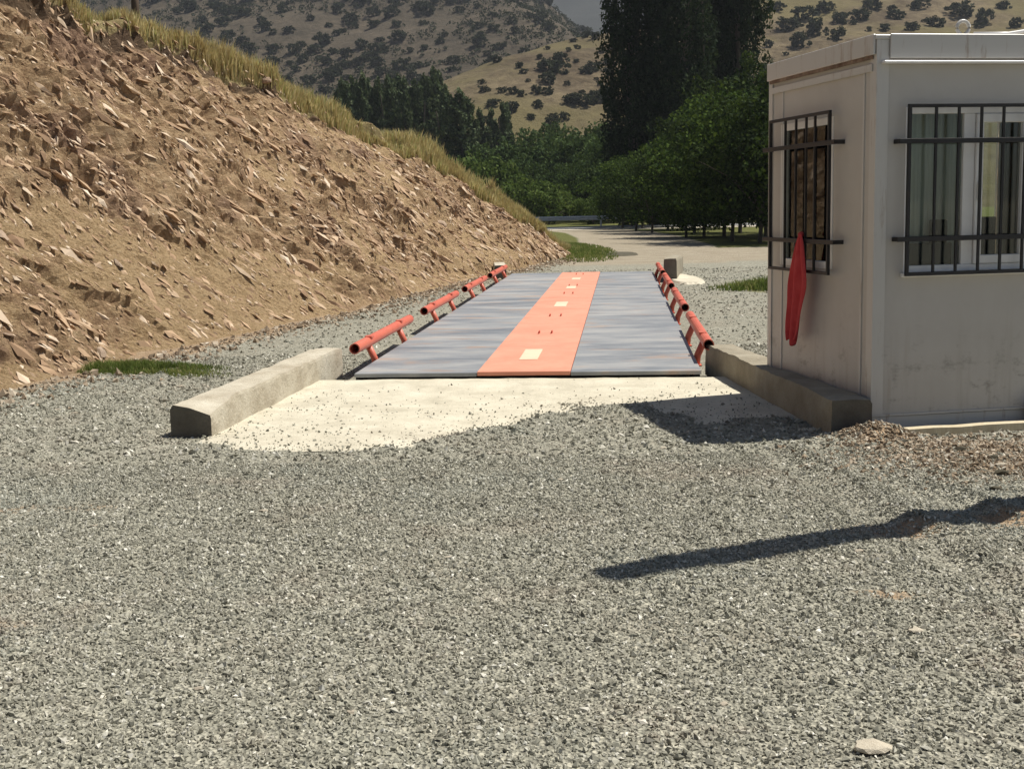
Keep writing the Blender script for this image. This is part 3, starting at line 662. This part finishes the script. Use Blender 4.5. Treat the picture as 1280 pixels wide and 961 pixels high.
def bare(x, y):                      # where brown earth shows between the stones
    g = lambda cx, cy, rx, ry: np.exp(-((x-cx)/rx)**2-((y-cy)/ry)**2)
    return np.clip(g(2.75, 7.25, .65, .45)+.9*g(1.78, 5.72, .4, .16)+.95*g(2.5, 5.92, .55, .2)+.7*g(1.45, 4.75, .3, .1)+.5*g(-2.5, 6.5, .8, .25)+.4*g(-2.0, 4.6, .5, .12), 0, 1)
def gravel(n, y0, y1, s0, s1, seed):
    r = np.random.default_rng(seed)
    # even ground density inside a widened view wedge
    y = np.sqrt(r.uniform(y0*y0, y1*y1, int(n*1.0))); x = r.uniform(-1, 1, len(y))*(.42*y+.9)
    z = ground_z(x, y); ins, az = on_apron(x, y)
    keep = ~in_any(x, y) & (x > toe_x(y)+.1*r.normal(size=len(x))+.35)
    over = np.where(ins, az-z, -1)   # how far the apron stands proud
    pk = np.where(over > 0, .9*np.exp(-over/.009)+.20*np.exp(-over/.026), 1.0)
    keep &= r.uniform(size=len(x)) < pk*(1-.8*bare(x, y)*sstep(-.25, .25, fbm(x*5, y*5, 3, 17)))
    x, y, z, over = x[keep], y[keep], z[keep], over[keep]; z = np.maximum(z, z+np.maximum(over, 0))
    m = len(x); s = s0*np.exp(r.normal(0, .38, m)); s = np.clip(s, s0*.45, s1)
    s = np.where(over > .001, s*.62, s)
    S = s[:, None]*np.stack([r.uniform(.8, 1.5, m), r.uniform(.7, 1.1, m), r.uniform(.45, .8, m)], -1)
    rot = rand_rot(m, r)
    return np.stack([x, y, z+s*.25], -1), S, rot
P1, S1, R1 = gravel(175000, 2.9, 7.6, .0062, .0135, 1)
P2, S2, R2 = gravel(62000, 7.6, 13.5, .0095, .026, 2)
P3, S3, R3 = gravel(26000, 13.5, 30.0, .013, .03, 3)
gm = stones_mesh('gravel', np.concatenate([P1, P2, P3]), np.concatenate([S1, S2, S3]), np.concatenate([R1, R2, R3]), M['gravel'], RNG)
tag(link('gravel', gm), 'loose grey crushed gravel covering the yard', 'gravel', kind='stuff')
# earth clods and rubble in front of the booth
r = np.random.default_rng(5); n = 6500
x = np.concatenate([r.normal(2.75, .42, n), r.normal(2.25, .16, 700)]); y = np.concatenate([r.normal(7.3, .33, n), r.normal(7.9, .13, 700)]); z = ground_z(x, y)
kp = ~in_any(x, y); x, y, z = x[kp], y[kp], z[kp]; s = np.clip(.0075*np.exp(r.normal(0, .6, len(x))),   .003, .018)
n2 = 5200; y2 = r.uniform(9.5, 38, n2); x2 = toe_x(y2)+.1+np.abs(r.normal(0, .38, n2)); k2 = ~in_any(x2, y2); x2, y2 = x2[k2], y2[k2]; s2 = np.clip(.013*np.exp(r.normal(0, .6, len(x2))), .006, .05)
x = np.concatenate([x, x2]); y = np.concatenate([y, y2]); z = np.concatenate([z, ground_z(x2, y2)]); s = np.concatenate([s, s2])
rm = stones_mesh('rubble', np.stack([x, y, z+s*.2], -1), s[:, None]*r.uniform(.6, 1.3, (len(x), 3)), rand_rot(len(x), r), M['dirt_stone'], r)
tag(link('rubble', rm), 'brown earth clods and rubble at the foot of the slope and the booth', 'rubble', kind='stuff')

# rocks with rough faceted shapes, shared
def rock_mesh(name, seed, flat=.6, mat='rock', sub=2):
    r = random.Random(seed); bm = bmesh.new(); bmesh.ops.create_icosphere(bm, subdivisions=sub, radius=1)
    planes = [(Vector((r.gauss(0, 1), r.gauss(0, 1), r.gauss(0, 1))).normalized(), r.uniform(.45, .8)) for _ in range(11)]
    for v in bm.verts:
        for nrm, d in planes:
            e = v.co.dot(nrm)-d
            if e > 0: v.co -= nrm*e
        v.co.z *= flat; v.co += Vector((r.gauss(0, .02), r.gauss(0, .02), r.gauss(0, .02)))
    me = bpy.data.meshes.new(name); bm.to_mesh(me); bm.free(); me.materials.append(M[mat]); return me
ROCKS = [rock_mesh('rock', 40+i, .45+.08*(i % 4)) for i in range(7)]
STN = [rock_mesh('loose_stone', 60+i, .5, 'pale_stone') for i in range(4)]; STD = [rock_mesh('loose_stone', 70+i, .55, 'dark_stone') for i in range(3)]
# shale shards over the cut slope: the largest single, the rest as one mass
r = np.random.default_rng(8); N = 72000
yy = r.uniform(8.0, 41, N); tt = np.clip(r.beta(1.1, 1.2, N), .0, .985)
ss_ = crest_h(yy)*1.5*tt; keep = r.uniform(0, 1, N) < .30+.7*rough_mask(yy+.22*ss_, ss_, tt)*sstep(-.3, .2, fbm(yy*1.1, ss_*1.1, 3, 81)); yy, tt = yy[keep], tt[keep]
def bank_frame(y, t):
    e = .02; x0, _, z0 = bank_point(y, t); x1, y1, z1 = bank_point(y+.06, t); x2, _, z2 = bank_point(y, np.minimum(t+e, 1.0)+0*t)
    p = np.stack([x0, y, z0], -1); up = np.stack([x2-x0, 0*y, z2-z0], -1); al = np.stack([x1-x0, y1-y, z1-z0], -1)
    up /= np.linalg.norm(up, axis=1)[:, None]+1e-9; al /= np.linalg.norm(al, axis=1)[:, None]+1e-9
    nr = np.cross(al, up); nr = np.where(nr[:, 2:3] < 0, -nr, nr)
    nr = .5*nr+.5*np.array([.62, -.05, .76]); nr /= np.linalg.norm(nr, axis=1)[:, None]
    al = np.cross(up, nr); al /= np.linalg.norm(al, axis=1)[:, None]; up = np.cross(nr, al)
    return p, al, up, nr
p, al, up, nr = bank_frame(yy, tt); n = len(yy)
ang = r.normal(.18, .38, n); ca, sa = np.cos(ang)[:, None], np.sin(ang)[:, None]
ax1 = ca*up+sa*al; ax2 = ca*al-sa*up
tilt = r.normal(-.15, .32, n); ct, st_ = np.cos(tilt)[:, None], np.sin(tilt)[:, None]
ax3 = ct*nr+st_*ax2; ax2 = ct*ax2-st_*nr
Rm = np.stack([ax1, ax2, ax3], -1)
s = np.clip(.0185*np.exp(r.normal(0, .62, n)), .008, .10)
S = s[:, None]*np.stack([r.uniform(1.1, 2.9, n), r.uniform(.55, 1.1, n), r.uniform(.25, .6, n)], -1)
shd = link('shale', stones_mesh('shale', p+nr*(s*.15)[:, None], S, Rm, M['shale'], r, .3), bank); tag(shd, kind='stuff')
# single rocks in the slope
sel = r.choice(n, 290, replace=False); rs = random.Random(4)
for i in sel:
    o = link('rock', rs.choice(ROCKS), bank); sz = min(.125, max(.035, .055*math.exp(rs.gauss(0, .5))))
    Mx = Matrix(Rm[i].tolist()).to_4x4(); Mx.translation = Vector(p[i]+nr[i]*sz*.12)
    o.matrix_world = Mx @ Matrix.Diagonal((sz*rs.uniform(1, 1.7), sz*rs.uniform(.7, 1.1), sz*rs.uniform(.5, .9), 1))
# loose stones on the yard
def stone(u, v, w, mat, label, group=None, seed=0, hgt=.5):
    q = at(u, v); wm = w/F_PX*math.hypot(q.x, q.y)/2; rr = random.Random(u*3+v)
    o = link('loose_stone', rr.choice(STN if mat else STD)); z = float(ground_z(q.x, q.y))
    o.location = (q.x, q.y, z+wm*.22); o.scale = (wm*1.25, wm*rr.uniform(.7, 1.1), wm*hgt*1.6); o.rotation_euler = (0, 0, rr.uniform(-.5, .5))
    return tag(o, label, 'stone', group)
stone(1085, 938, 52, 1, 'large flat pale stone slab lying on its own in the gravel')
for u, v, w in ((440, 888, 14), (1142, 790, 20), (905, 880, 14), (1268, 795, 16), (70, 512, 8), (93, 517, 9), (226, 484, 9), (330, 640, 11), (560, 700, 10), (120, 660, 12), (700, 600, 9), (1075, 690, 12), (830, 560, 8), (480, 600, 9), (250, 860, 13)):
    stone(u, v, w, 1, 'small pale stone lying on the grey gravel', 'pale stones scattered over the gravel')
for u, v, w in ((842, 491, 13), (1008, 556, 16), (776, 497, 6), (350, 530, 9), (268, 413, 12), (305, 405, 10), (205, 501, 12), (6, 495, 10), (940, 620, 10)):
    stone(u, v, w, 0, 'small dark stone lying on the gravel or ramp', 'dark stones scattered over the yard')
for u, v, w in ((1200, 572, 16), (1241, 582, 15), (1253, 596, 18), (1245, 612, 16), (1150, 570, 10)):
    stone(u, v, w, 0, 'dark clod lying on the brown earth in front of the booth', 'dark clods on the earth in front of the booth', hgt=.8)
for u, v, w in ((1093, 563, 13), (1250, 588, 15), (1135, 590, 10), (1175, 555, 9), (1215, 562, 9), (1190, 610, 8)):
    stone(u, v, w, 1, 'pale stone lying on the brown earth in front of the booth', 'pale stones on the earth in front of the booth')
for u, v, w in ((250, 418, 13), (120, 420, 15), (60, 440, 14), (100, 438, 9), (160, 434, 10), (300, 400, 9), (360, 392, 9), (412, 380, 8), (340, 398, 12), (30, 462, 12), (225, 425, 10), (390, 400, 7)):
    stone(u, v+8, w, 1, 'pale brown stone fallen to the foot of the cut slope', 'stones fallen along the foot of the cut slope')

# ------------------------------------------------------------------ grass
def blades(name, x, y, z, h, w, mat, rng, lean=.45):
    n = len(x); a = rng.uniform(0, 2*np.pi, n); b = rng.uniform(0, 2*np.pi, n); le = rng.uniform(.1, lean, n)*h
    dx, dy = np.cos(a)*w/2, np.sin(a)*w/2; lx, ly = np.cos(b)*le, np.sin(b)*le
    V = np.stack([np.stack([x-dx, y-dy, z-.02], -1), np.stack([x+dx, y+dy, z-.02], -1),
                  np.stack([x+lx*.4+dx*.8, y+ly*.4+dy*.8, z+h*.6], -1), np.stack([x+lx*.4-dx*.8, y+ly*.4-dy*.8, z+h*.6], -1), np.stack([x+lx, y+ly, z+h], -1)], 1)
    i = (np.arange(n)*5)[:, None]
    Fc = np.concatenate([i+np.array([[0, 1, 2]]), i+np.array([[0, 2, 3]]), i+np.array([[3, 2, 4]])])
    return link(name, np_mesh(name, V.reshape(-1, 3), Fc, mat))
r = np.random.default_rng(21); n = 85000
yy = r.uniform(12, 41.5, n); tt = np.interp(yy, [18, 28, 34, 38, 41], [.965, .95, .86, .66, .3])+np.abs(r.exponential(.16, n)); dn_ = vnoise(yy*1.1, tt*6, 91)
kp = (tt < 2.2) & (dn_ > .22); yy, tt, dn_ = yy[kp], tt[kp], dn_[kp]
x, y, z = bank_point(yy, tt); kp = (z > .05); x, y, z, dn_, tt = x[kp], y[kp], z[kp], dn_[kp], tt[kp]
hh = (.16+.36*dn_)*(.65+.6*vnoise(x*.5, y*.5, 95))*r.uniform(.5, 1.15, len(x))*(1-.35*sstep(34, 41, y))
tag(blades('dry_grass', x, y, z, hh, r.uniform(.012, .03, len(x)), M['dry_grass'], r), 'tall dry yellow grass along the top of the cut slope', 'grass', kind='stuff')
def grass_patch(cx, cy, rx, ry, n, h, w, mat, label, seed, ang=0.0):
    r = np.random.default_rng(seed); a = r.normal(0, .5, n); b = r.normal(0, .5, n)
    x = cx+a*rx*math.cos(ang)-b*ry*math.sin(ang); y = cy+a*rx*math.sin(ang)+b*ry*math.cos(ang)
    kp = ~in_any(x, y) & (vnoise(x*3, y*3, seed) > .3) & ((a*a+b*b) < 1.1); x, y = x[kp], y[kp]
    d = np.exp(-(a[kp]**2+b[kp]**2)); tag(blades('grass_patch', x, y, ground_z(x, y), h*d*r.uniform(.4, 1.1, len(x)), np.full(len(x), w), mat, r, .9), label, 'grass', kind='stuff')
grass_patch(-3.7, 12.5, 1.0, .42, 5200, .11, .008, M['green_grass'], 'low green weeds on the gravel at the foot of the slope', 31, -.35)
grass_patch(-3.3, 12.05, .8, .3, 2600, .06, .007, M['green_grass'], 'thin strip of low green weeds trailing towards the kerb', 32, -.5)
grass_patch(4.8, 22.3, 1.3, .8, 5000, .26, .018, M['green_grass'], 'patch of green grass on the gravel behind the booth', 33)
q = at(725, 312); grass_patch(q.x-.3, q.y-1, 1.3, 9, 15000, .2, .022, M['green_grass'], 'green verge beside the dirt track at the end of the slope', 34)
# fence post on the grassy top
q = at_y(169, 20, 24.2); m = MB(); m.tube([(0, 0, -.5), (.01, 0, .2), (.015, .01, 1.1)], [.075, .07, .062], 10); o = m.build('fence_post', M['post'], smooth=True)
px_, py_, pz_ = bank_point(np.array([24.2]), np.array([1.25])); o.location = (q.x, 24.2, q.z)
tag(o, 'dark wooden fence post standing in the dry grass above the slope', 'post')

# ------------------------------------------------------------------ hills
def hill(name, xs, ys, fn, mat, label):
    X, Y = np.meshgrid(xs, ys, indexing='ij'); Z = fn(X, Y)
    return tag(link(name, np_mesh(name, np.stack([X, Y, Z], -1).reshape(-1, 3), grid_faces(*X.shape), M[mat], True)), label, 'hill', kind='structure')
def smin(a, b, k_): return -k_*np.logaddexp(-a/k_, -b/k_)
def z_left(x, y):
    a = .40*(y-270+.25*x)
    b = .150*y+.8*(.034*y-x)+4*fbm(x*.02, y*.02, 3, 101)
    z = smin(smin(a, b, 5), 165+0*a+.05*(y-600), 12)
    return z + (7*fbm(x*.012, y*.012, 4, 103)+2.2*fbm(x*.06, y*.06, 4, 105))*sstep(0, 40, z)-2
def z_spur(x, y):
    crest = 51+.42*(x-28)+3*fbm(x*.03, y*0+2, 3, 111)
    crest = np.minimum(crest, 51+.42*60+.3*(x-88))
    y0 = 195-.25*x*(x < 0); a = .34*(y-y0)
    back = crest-.45*(y-352)
    z = smin(smin(a, crest, 3), back, 4)
    return z+(2.6*fbm(x*.03, y*.03, 4, 113)+.9*fbm(x*.12, y*.12, 3, 115))*sstep(2, 20, z)-1.0
def z_far(x, y): return np.maximum(-20, .42*(y-850)+20*fbm(x*.006, y*.006, 5, 121)*sstep(850, 1100, y))-3
hill('hill', np.arange(-520, 175, 4.0), np.arange(225, 800, 4.0), z_left, 'hill', 'brown scrub covered mountainside rising behind the poplar row')
hill('hill', np.arange(-150, 330, 2.5), np.arange(180, 560, 2.5), z_spur, 'spur', 'dry yellow hill spur dotted with bushes behind the tall poplars')
hill('hill', np.arange(-700, 1000, 14.0), np.arange(840, 1460, 10.0), z_far, 'far', 'distant blue grey mountainside in the gap between the nearer hills')

# ------------------------------------------------------------------ trees
def leaf_mesh(name, Cn, size, mat, rng, flat=.35, stretch=1.0):
    n = len(Cn); R = rand_rot(n, rng); s = size*rng.uniform(.55, 1.25, n)
    q = np.array([(-1, -.2, 0), (.0, -.62, .12), (1, .1, 0), (.05, .62, .12)])*.5
    V = np.einsum('nij,nkj->nki', R, q[None]*s[:, None, None])
    V[:, :, 2] *= stretch
    V = V + Cn[:, None, :]
    return np_mesh(name, V.reshape(-1, 3), np.arange(n*4).reshape(-1, 4), mat)
def clump_points(rng, centres, radii, per):
    n = len(centres)*per; d = rng.normal(size=(n, 3)); d /= np.linalg.norm(d, axis=1)[:, None]
    rad = rng.uniform(.35, 1.0, n)**.5
    return np.repeat(centres, per, 0) + d*(rad[:, None])*np.repeat(radii, per, 0)
def broad_crown(rng, h0, h1, rad, nclump, per):
    """clumps through an uneven crown"""
    c = []
    while len(c) < nclump:
        v = rng.uniform(-1, 1, 3); q = np.linalg.norm(v)
        if q > 1 or q < .35: continue
        az = math.atan2(v[1], v[0]); lob = 1+.22*math.sin(3*az+rng.uniform(0, .3))+.12*math.sin(5*az+1)
        c.append((v[0]*rad*lob, v[1]*rad*lob, (h0+h1)/2+v[2]*(h1-h0)/2))
    c = np.array(c); rr = rng.uniform(.16, .34, len(c))*rad
    return clump_points(rng, c, np.stack([rr, rr, rr*.75], -1), per), c
def column_crown(rng, h0, h1, rad, nclump, per):
    t = rng.uniform(0, 1, nclump); a = rng.uniform(0, 2*np.pi, nclump)
    pr = rad*np.interp(t, [0, .1, .35, .7, .9, 1], [.45, .8, 1.0, .85, .5, .12]); q = pr*np.sqrt(rng.uniform(.1, 1, nclump))
    c = np.stack([q*np.cos(a), q*np.sin(a), h0+(h1-h0)*t], -1); rr = rng.uniform(.2, .36, nclump)*rad
    return clump_points(rng, c, np.stack([rr, rr, rr*2.3], -1), per), c
def trunk_mesh(name, h, r0, lean, limbs, seed):
    r = random.Random(seed); m = MB(); n = 7
    pts = [Vector((lean[0]*(i/n)**1.5+r.gauss(0, .03)*h*.1, lean[1]*(i/n)**1.5+r.gauss(0, .03)*h*.1, -.2+(h+.2)*i/n)) for i in range(n+1)]
    m.tube(pts, [r0*(1-.6*i/n) for i in range(n+1)], 8)
    for b in limbs:
        i = r.randint(2, n-1); s = pts[i]; e = Vector(b); m.tube([s, s.lerp(e, .5)+Vector((0, 0, .12*h)), e], [r0*.45, r0*.3, r0*.1], 6)
    bmesh.ops.recalc_face_normals(m.bm, faces=m.bm.faces)
    me = bpy.data.meshes.new(name); m.bm.to_mesh(me); m.bm.free(); me.materials.append(M['bark']); return me
class Kind:
    def __init__(s, crown, trunk): s.crown, s.trunk = crown, trunk
def make_kind(seed, style, h0, h1, rad, nclump, per, leaf, mat, trunk_h, trunk_r, stretch=1.0):
    r = np.random.default_rng(seed)
    P, c = (broad_crown if style == 'broad' else column_crown)(r, h0, h1, rad, nclump, per)
    cr = leaf_mesh('crown', P, leaf, mat, r, stretch=stretch)
    lim = c[r.choice(len(c), 7, replace=False)] if style == 'broad' else c[r.choice(len(c), 4, replace=False)]
    return Kind(cr, trunk_mesh('trunk', trunk_h, trunk_r, (r.normal(0, .05)*h1, r.normal(0, .05)*h1), [tuple(v) for v in lim], seed))
def plant_tree(name, kind, loc, sc, rz, label, cat='tree', group=None, szz=1.0):
    o = empty(name, loc, rz); o.scale = (sc, sc, sc*szz); link('crown', kind.crown, o); link('trunk', kind.trunk, o)
    return tag(o, label, cat, group)
def gpos(x, y): return (x, y, float(ground_z(x, y)))
# orchard trees on the right of the track
ORC = [make_kind(200+i, 'broad', (.75, .9, .5)[i], (6.2, 6.8, 5.4)[i], (3.1, 2.7, 3.3)[i], (120, 90, 110)[i], (95, 110, 95)[i], .19, M[('leaf_orchard', 'leaf_walnut', 'leaf_orchard')[i]], 3.2, .10) for i in range(3)]
def px_at(u, y): q = at_y(u, 290, y); return q.x
for i, (u, y, sc, zz) in enumerate(((778, 82, .8, .85), (815, 68, .72, .85), (858, 57, .72, .9), (795, 74, .7, .9), (950, 47.5, .9, .98), (1000, 47, 1.0, 1.05), (915, 50, .85, .95), (880, 58, .8, .95), (958, 53, 1.0, 1.04), (905, 57, .95, 1.05), (925, 64, 1.12, 1.12), (985, 56, 1.1, 1.15), (1030, 60, 1.1, 1.0), (868, 66, .95, 1.0), (835, 73, .85, .95), (880, 75, 1.1, 1.0), (803, 80, .8, .85), (850, 84, 1.0, 1.05), (790, 86, .8, .95))):
    plant_tree('orchard_tree', ORC[i % 3], gpos(px_at(u, y), y), sc, i*2.1, ('rounded mid green orchard tree shading the dirt track', 'taller dark green tree among the orchard trees beside the track', 'low broad orchard tree with foliage reaching near the ground')[i % 3], group='orchard trees beside the dirt track', szz=zz)
# tall poplars
POP = [make_kind(220+i, 'col', 1.0, 27, 2.3, 320, 85, .27, M['leaf_dark'], 24, .28, 1.3) for i in range(2)]
for i, (u, y, sc, zz) in enumerate(((793, 92, 1.0, 1.0), (822, 93, 1.05, 1.05), (850, 90, 1.02, .98), (876, 95, .98, 1.08), (905, 96, .9, 1.0), (927, 94, .92, 1.05))):
    plant_tree('tall_poplar', POP[i % 2], gpos(px_at(u, y), y), sc, i*1.7, 'very tall dark poplar rising behind the orchard trees', group='tall poplars behind the orchard', szz=zz)
# poplar row behind the slope
ROW = [make_kind(240+i, 'col', 1.0, 18, 1.15, 120, 34, .42, M['leaf_row'], 16, .16, 1.4) for i in range(3)]
for i in range(22):
    u = 428+i*6.3; y = 165+4*math.sin(i*2.3); top_v = (112, 100, 106, 95, 103, 92, 98)[i % 7]-(6 if i > 17 else 0)
    h = at_y(u, top_v, y).z
    plant_tree('row_poplar', ROW[i % 3], gpos(px_at(u, y), y), 1.0, i*1.3, 'slender poplar in the dense row beyond the grassy slope', group='poplars in the dense row', szz=h/18.4)
for u, v, y in ((565, 118, 150), (578, 113, 150), (588, 122, 151)):
    h = at_y(u, v, y).z; plant_tree('poplar', ROW[u % 3], gpos(px_at(u, y), y), 1.25, u, 'round topped poplar standing just past the end of the poplar row', group='poplars past the end of the row', szz=h/18.4/1.25)
for i in range(10):
    u = 598+i*4.8; y = 158+(i % 3)*3; v = 150-14*math.sin(i*1.9)-(12 if i in (7, 8) else 0); h = at_y(u, v, y).z
    plant_tree('young_poplar', ROW[i % 3], gpos(px_at(u, y), y), .8, i, 'short young poplar between the poplar row and the riverside trees', group='young poplars by the riverside', szz=h/18.4/.8)
# riverside trees
RIV = [make_kind(260+i, 'broad', .6, 7.5, 3.6, 95, 60, .38, M['leaf_mid'], 4, .2) for i in range(3)]
riv = [(612, 208, 130), (640, 178, 138), (668, 160, 145), (655, 200, 122), (690, 175, 132), (715, 170, 140), (740, 168, 128), (765, 172, 120), (700, 205, 118), (730, 200, 112), (755, 205, 108), (775, 200, 104), (782, 170, 112), (720, 165, 150), (690, 150, 160), (750, 150, 155), (775, 150, 140), (600, 178, 152), (625, 170, 160)]
for i, (u, v, y) in enumerate(riv):
    h = at_y(u, v, y).z; s = h/7.7
    plant_tree('riverside_tree', RIV[i % 3], gpos(px_at(u, y), y), max(.65, min(1.25, s)), i*1.1, 'rounded dark green tree in the riverside thicket', group='riverside trees beyond the road', szz=s/max(.65, min(1.25, s)))
BSH = [make_kind(280+i, 'broad', .0, 2.4, 1.8, 60, 60, .22, M['leaf_bright'], .8, .06) for i in range(2)]
def bush(u, vtop, y, sc, label, z=0.0):
    q = at_y(u, vtop, y); plant_tree('bush', BSH[int(u) % 2], gpos(q.x, y), sc, u, label, 'bush', szz=max(.3, q.z/2.5)/sc)
bush(741, 243, 100, .8, 'small pale green bush standing alone by the road barrier')
bush(585, 190, 118, 2.2, 'broad bright green bush in front of the poplars'); bush(615, 196, 116, 1.7, 'broad bright green bush beside the round topped poplars')
bush(655, 222, 106, 1.6, 'low bright green bush on the bank behind the road barrier'); bush(685, 233, 104, 1.3, 'small low green bush on the bank behind the road barrier')
bush(672, 228, 108, 1.5, 'mid green bush between two low bushes on the bank')
# scrub on the hills
SHR = [make_kind(300+i, 'broad', -.3, 2.6, 1.7, 30, 26, .5, M['leaf_shrub'], .6, .08) for i in range(4)]
r = random.Random(12)
def visible(x, y, z):
    q = CAM_R.to_3x3().transposed() @ Vector((x, y, z-CAM_H)); u, v = 640-F_PX*q.x/q.z, 480.5+F_PX*q.y/q.z
    return -30 < u < 1310 and -30 < v < 275 and (u > 150), u, v
def hit(u, v, fn, y0=200, y1=520):  # where the ray of a pixel meets a hillside
    y = np.arange(y0, y1, .5); q = at_y(u, v, 1.0); zr = CAM_H+(q.z-CAM_H)*y; xr = q.x*y; k_ = np.nonzero(fn(xr, y) >= zr)[0]
    return None if not len(k_) else (float(xr[k_[0]]), float(y[k_[0]]), float(zr[k_[0]]))
spots = []
SB = ('dark bush on the dry yellow hill spur', 'bushes on the yellow hill spur')
for u, v, w in ((692, 92, 34), (684, 104, 24), (700, 82, 22), (676, 88, 16), (606, 116, 14), (628, 116, 12), (641, 118, 14), (652, 121, 11), (672, 118, 18), (684, 118, 16), (672, 135, 14), (663, 149, 14), (744, 48, 16), (752, 66, 10), (765, 62, 12), (758, 90, 12), (742, 88, 20), (733, 92, 16), (709, 107, 10), (716, 130, 26), (730, 132, 26), (745, 128, 24), (760, 122, 26), (770, 140, 24), (706, 150, 16), (640, 140, 22), (655, 92, 12), (768, 30, 10), (720, 78, 9), (722, 62, 9), (700, 72, 9), (660, 103, 8), (728, 118, 10), (750, 108, 10), (692, 148, 12), (618, 133, 20), (960, 60, 14), (955, 85, 12), (965, 100, 12), (950, 25, 16), (970, 15, 26), (985, 38, 30), (1005, 25, 30), (1030, 15, 28), (1020, 45, 30), (1050, 30, 26), (1075, 25, 26), (1090, 12, 24), (1000, 60, 26), (1045, 50, 22), (1120, 25, 26), (1150, 12, 22), (1105, 38, 18), (1170, 34, 24), (1200, 20, 34), (1230, 30, 26), (1255, 12, 20), (1140, 38, 20), (1270, 35, 18)):
    h_ = hit(u, v, z_spur)
    if h_: spots.append((*h_, w/F_PX*h_[1]/3.7, *SB))
tries = 0
while len(spots) < 105 and tries < 20000:
    tries += 1; h_ = hit(r.uniform(560, 775) if r.random() < .7 else r.uniform(945, 1280), r.uniform(0, 165), z_spur)
    if not h_ or h_[1] > 350 or any((h_[0]-a)**2+(h_[1]-b)**2 < 16 for a, b, *_ in spots): continue
    spots.append((*h_, r.uniform(.3, .7), *SB))
nb = len(spots); tries = 0
while len(spots) < nb+195 and tries < 20000:
    tries += 1; h_ = hit(r.uniform(190, 735), r.uniform(-15, 130), z_left, 260, 640)
    if not h_ or h_[1] > 630 or any((h_[0]-a)**2+(h_[1]-b)**2 < 22 for a, b, *_ in spots[nb:]): continue
    spots.append((*h_, r.uniform(.7, 1.7)*h_[1]/420, 'dark scrub bush on the brown mountainside', 'scrub bushes on the brown mountainside'))
for i, (x, y, z, s, lb, gr) in enumerate(spots):
    o = link('hill_bush', SHR[i % 4].crown); o.location = (x, y, z-.2*s); o.scale = (s*r.uniform(.9, 1.3), s*r.uniform(.9, 1.3), s*r.uniform(.75, 1.2)); o.rotation_euler = (0, 0, r.uniform(0, 6)); tag(o, lb, 'bush', gr)
rr = np.random.default_rng(55); n = 13000; x = rr.uniform(-260, 90, n); y = rr.uniform(285, 700, n); z = z_left(x, y)
kp = (z > 3) & (fbm(x*.02, y*.02, 3, 141)+.5*rr.uniform(-1, 1, n) > -.2); x, y, z = x[kp], y[kp], z[kp]
c = np.stack([x, y, z+.8], -1); rad = rr.uniform(.7, 2.0, len(c)); per = 18
P = clump_points(rr, c, np.stack([rad, rad, rad*.7], -1), per)
tag(link('hill_scrub', leaf_mesh('hill_scrub', P, .9, M['leaf_shrub'], rr)), 'mass of small dark scrub over the brown mountainside', 'scrub', kind='stuff')

# ------------------------------------------------------------------ highway
HY0, HY1 = 82.0, 90.5
def slab(name, x0, x1, y0, y1, z, h, mat, label=None, cat=None, kind=None):
    o = MB().box(x0, x1, y0, y1, z-h, z).build(name, mat); 
    if label: tag(o, label, cat, kind=kind)
    return o
rd = slab('highway', -300, 300, HY0, HY1, .06, .3, M['asphalt'], 'grey asphalt highway crossing beyond the dirt track', 'road', 'structure')
for yy_ in (HY0+.3, HY1-.5):
    o = MB().box(-300, 300, yy_, yy_+.18, .064, .066).build('edge_line', M['white'], rd)
slab('road_shoulder', -300, 300, HY0-4, HY0-.001, .03, .2, M['kerb'], 'pale gravel shoulder along the highway', 'shoulder', 'structure')
gb = tag(empty('guard_barrier', (0, 91.6, 0)), 'long galvanised crash barrier along the far side of the highway', 'barrier')
prof = [(0, .46), (-.05, .50), (-.05, .56), (0, .61), (-.05, .66), (-.05, .72), (0, .77)]
for i in range(14):
    x0, x1 = -28+i*4.3, -28+(i+1)*4.3-.02
    V = [(xx, a+dd, b) for xx in (x0, x1) for dd in (0, .006) for a, b in prof]; n = len(prof); Fc = []
    for j in range(n-1): Fc += [(j, j+1, 2*n+j+1, 2*n+j), (n+j+1, n+j, 3*n+j, 3*n+j+1)]
    link('barrier_beam', np_mesh('barrier_beam', np.array(V), np.array(Fc), M['galv']), gb)
    MB().box(x0+.1, x0+.22, .01, .12, -.3, .74).build('post', M['galv'], gb)

# ------------------------------------------------------------------ air
hz = bpy.data.materials.new('haze_air'); hz.use_nodes = True; t = hz.node_tree; t.nodes.clear()
vo = t.nodes.new('ShaderNodeOutputMaterial'); pv = t.nodes.new('ShaderNodeVolumePrincipled')
pv.inputs['Color'].default_value = (.86, .91, 1.0, 1); pv.inputs['Density'].default_value = .00020; pv.inputs['Anisotropy'].default_value = .35
t.links.new(pv.outputs[0], vo.inputs['Volume'])
o = MB().box(-3600, 3600, -600, 5200, -30, 300).build('haze', hz); tag(o, 'thin pale summer haze filling the valley', 'haze', kind='stuff')
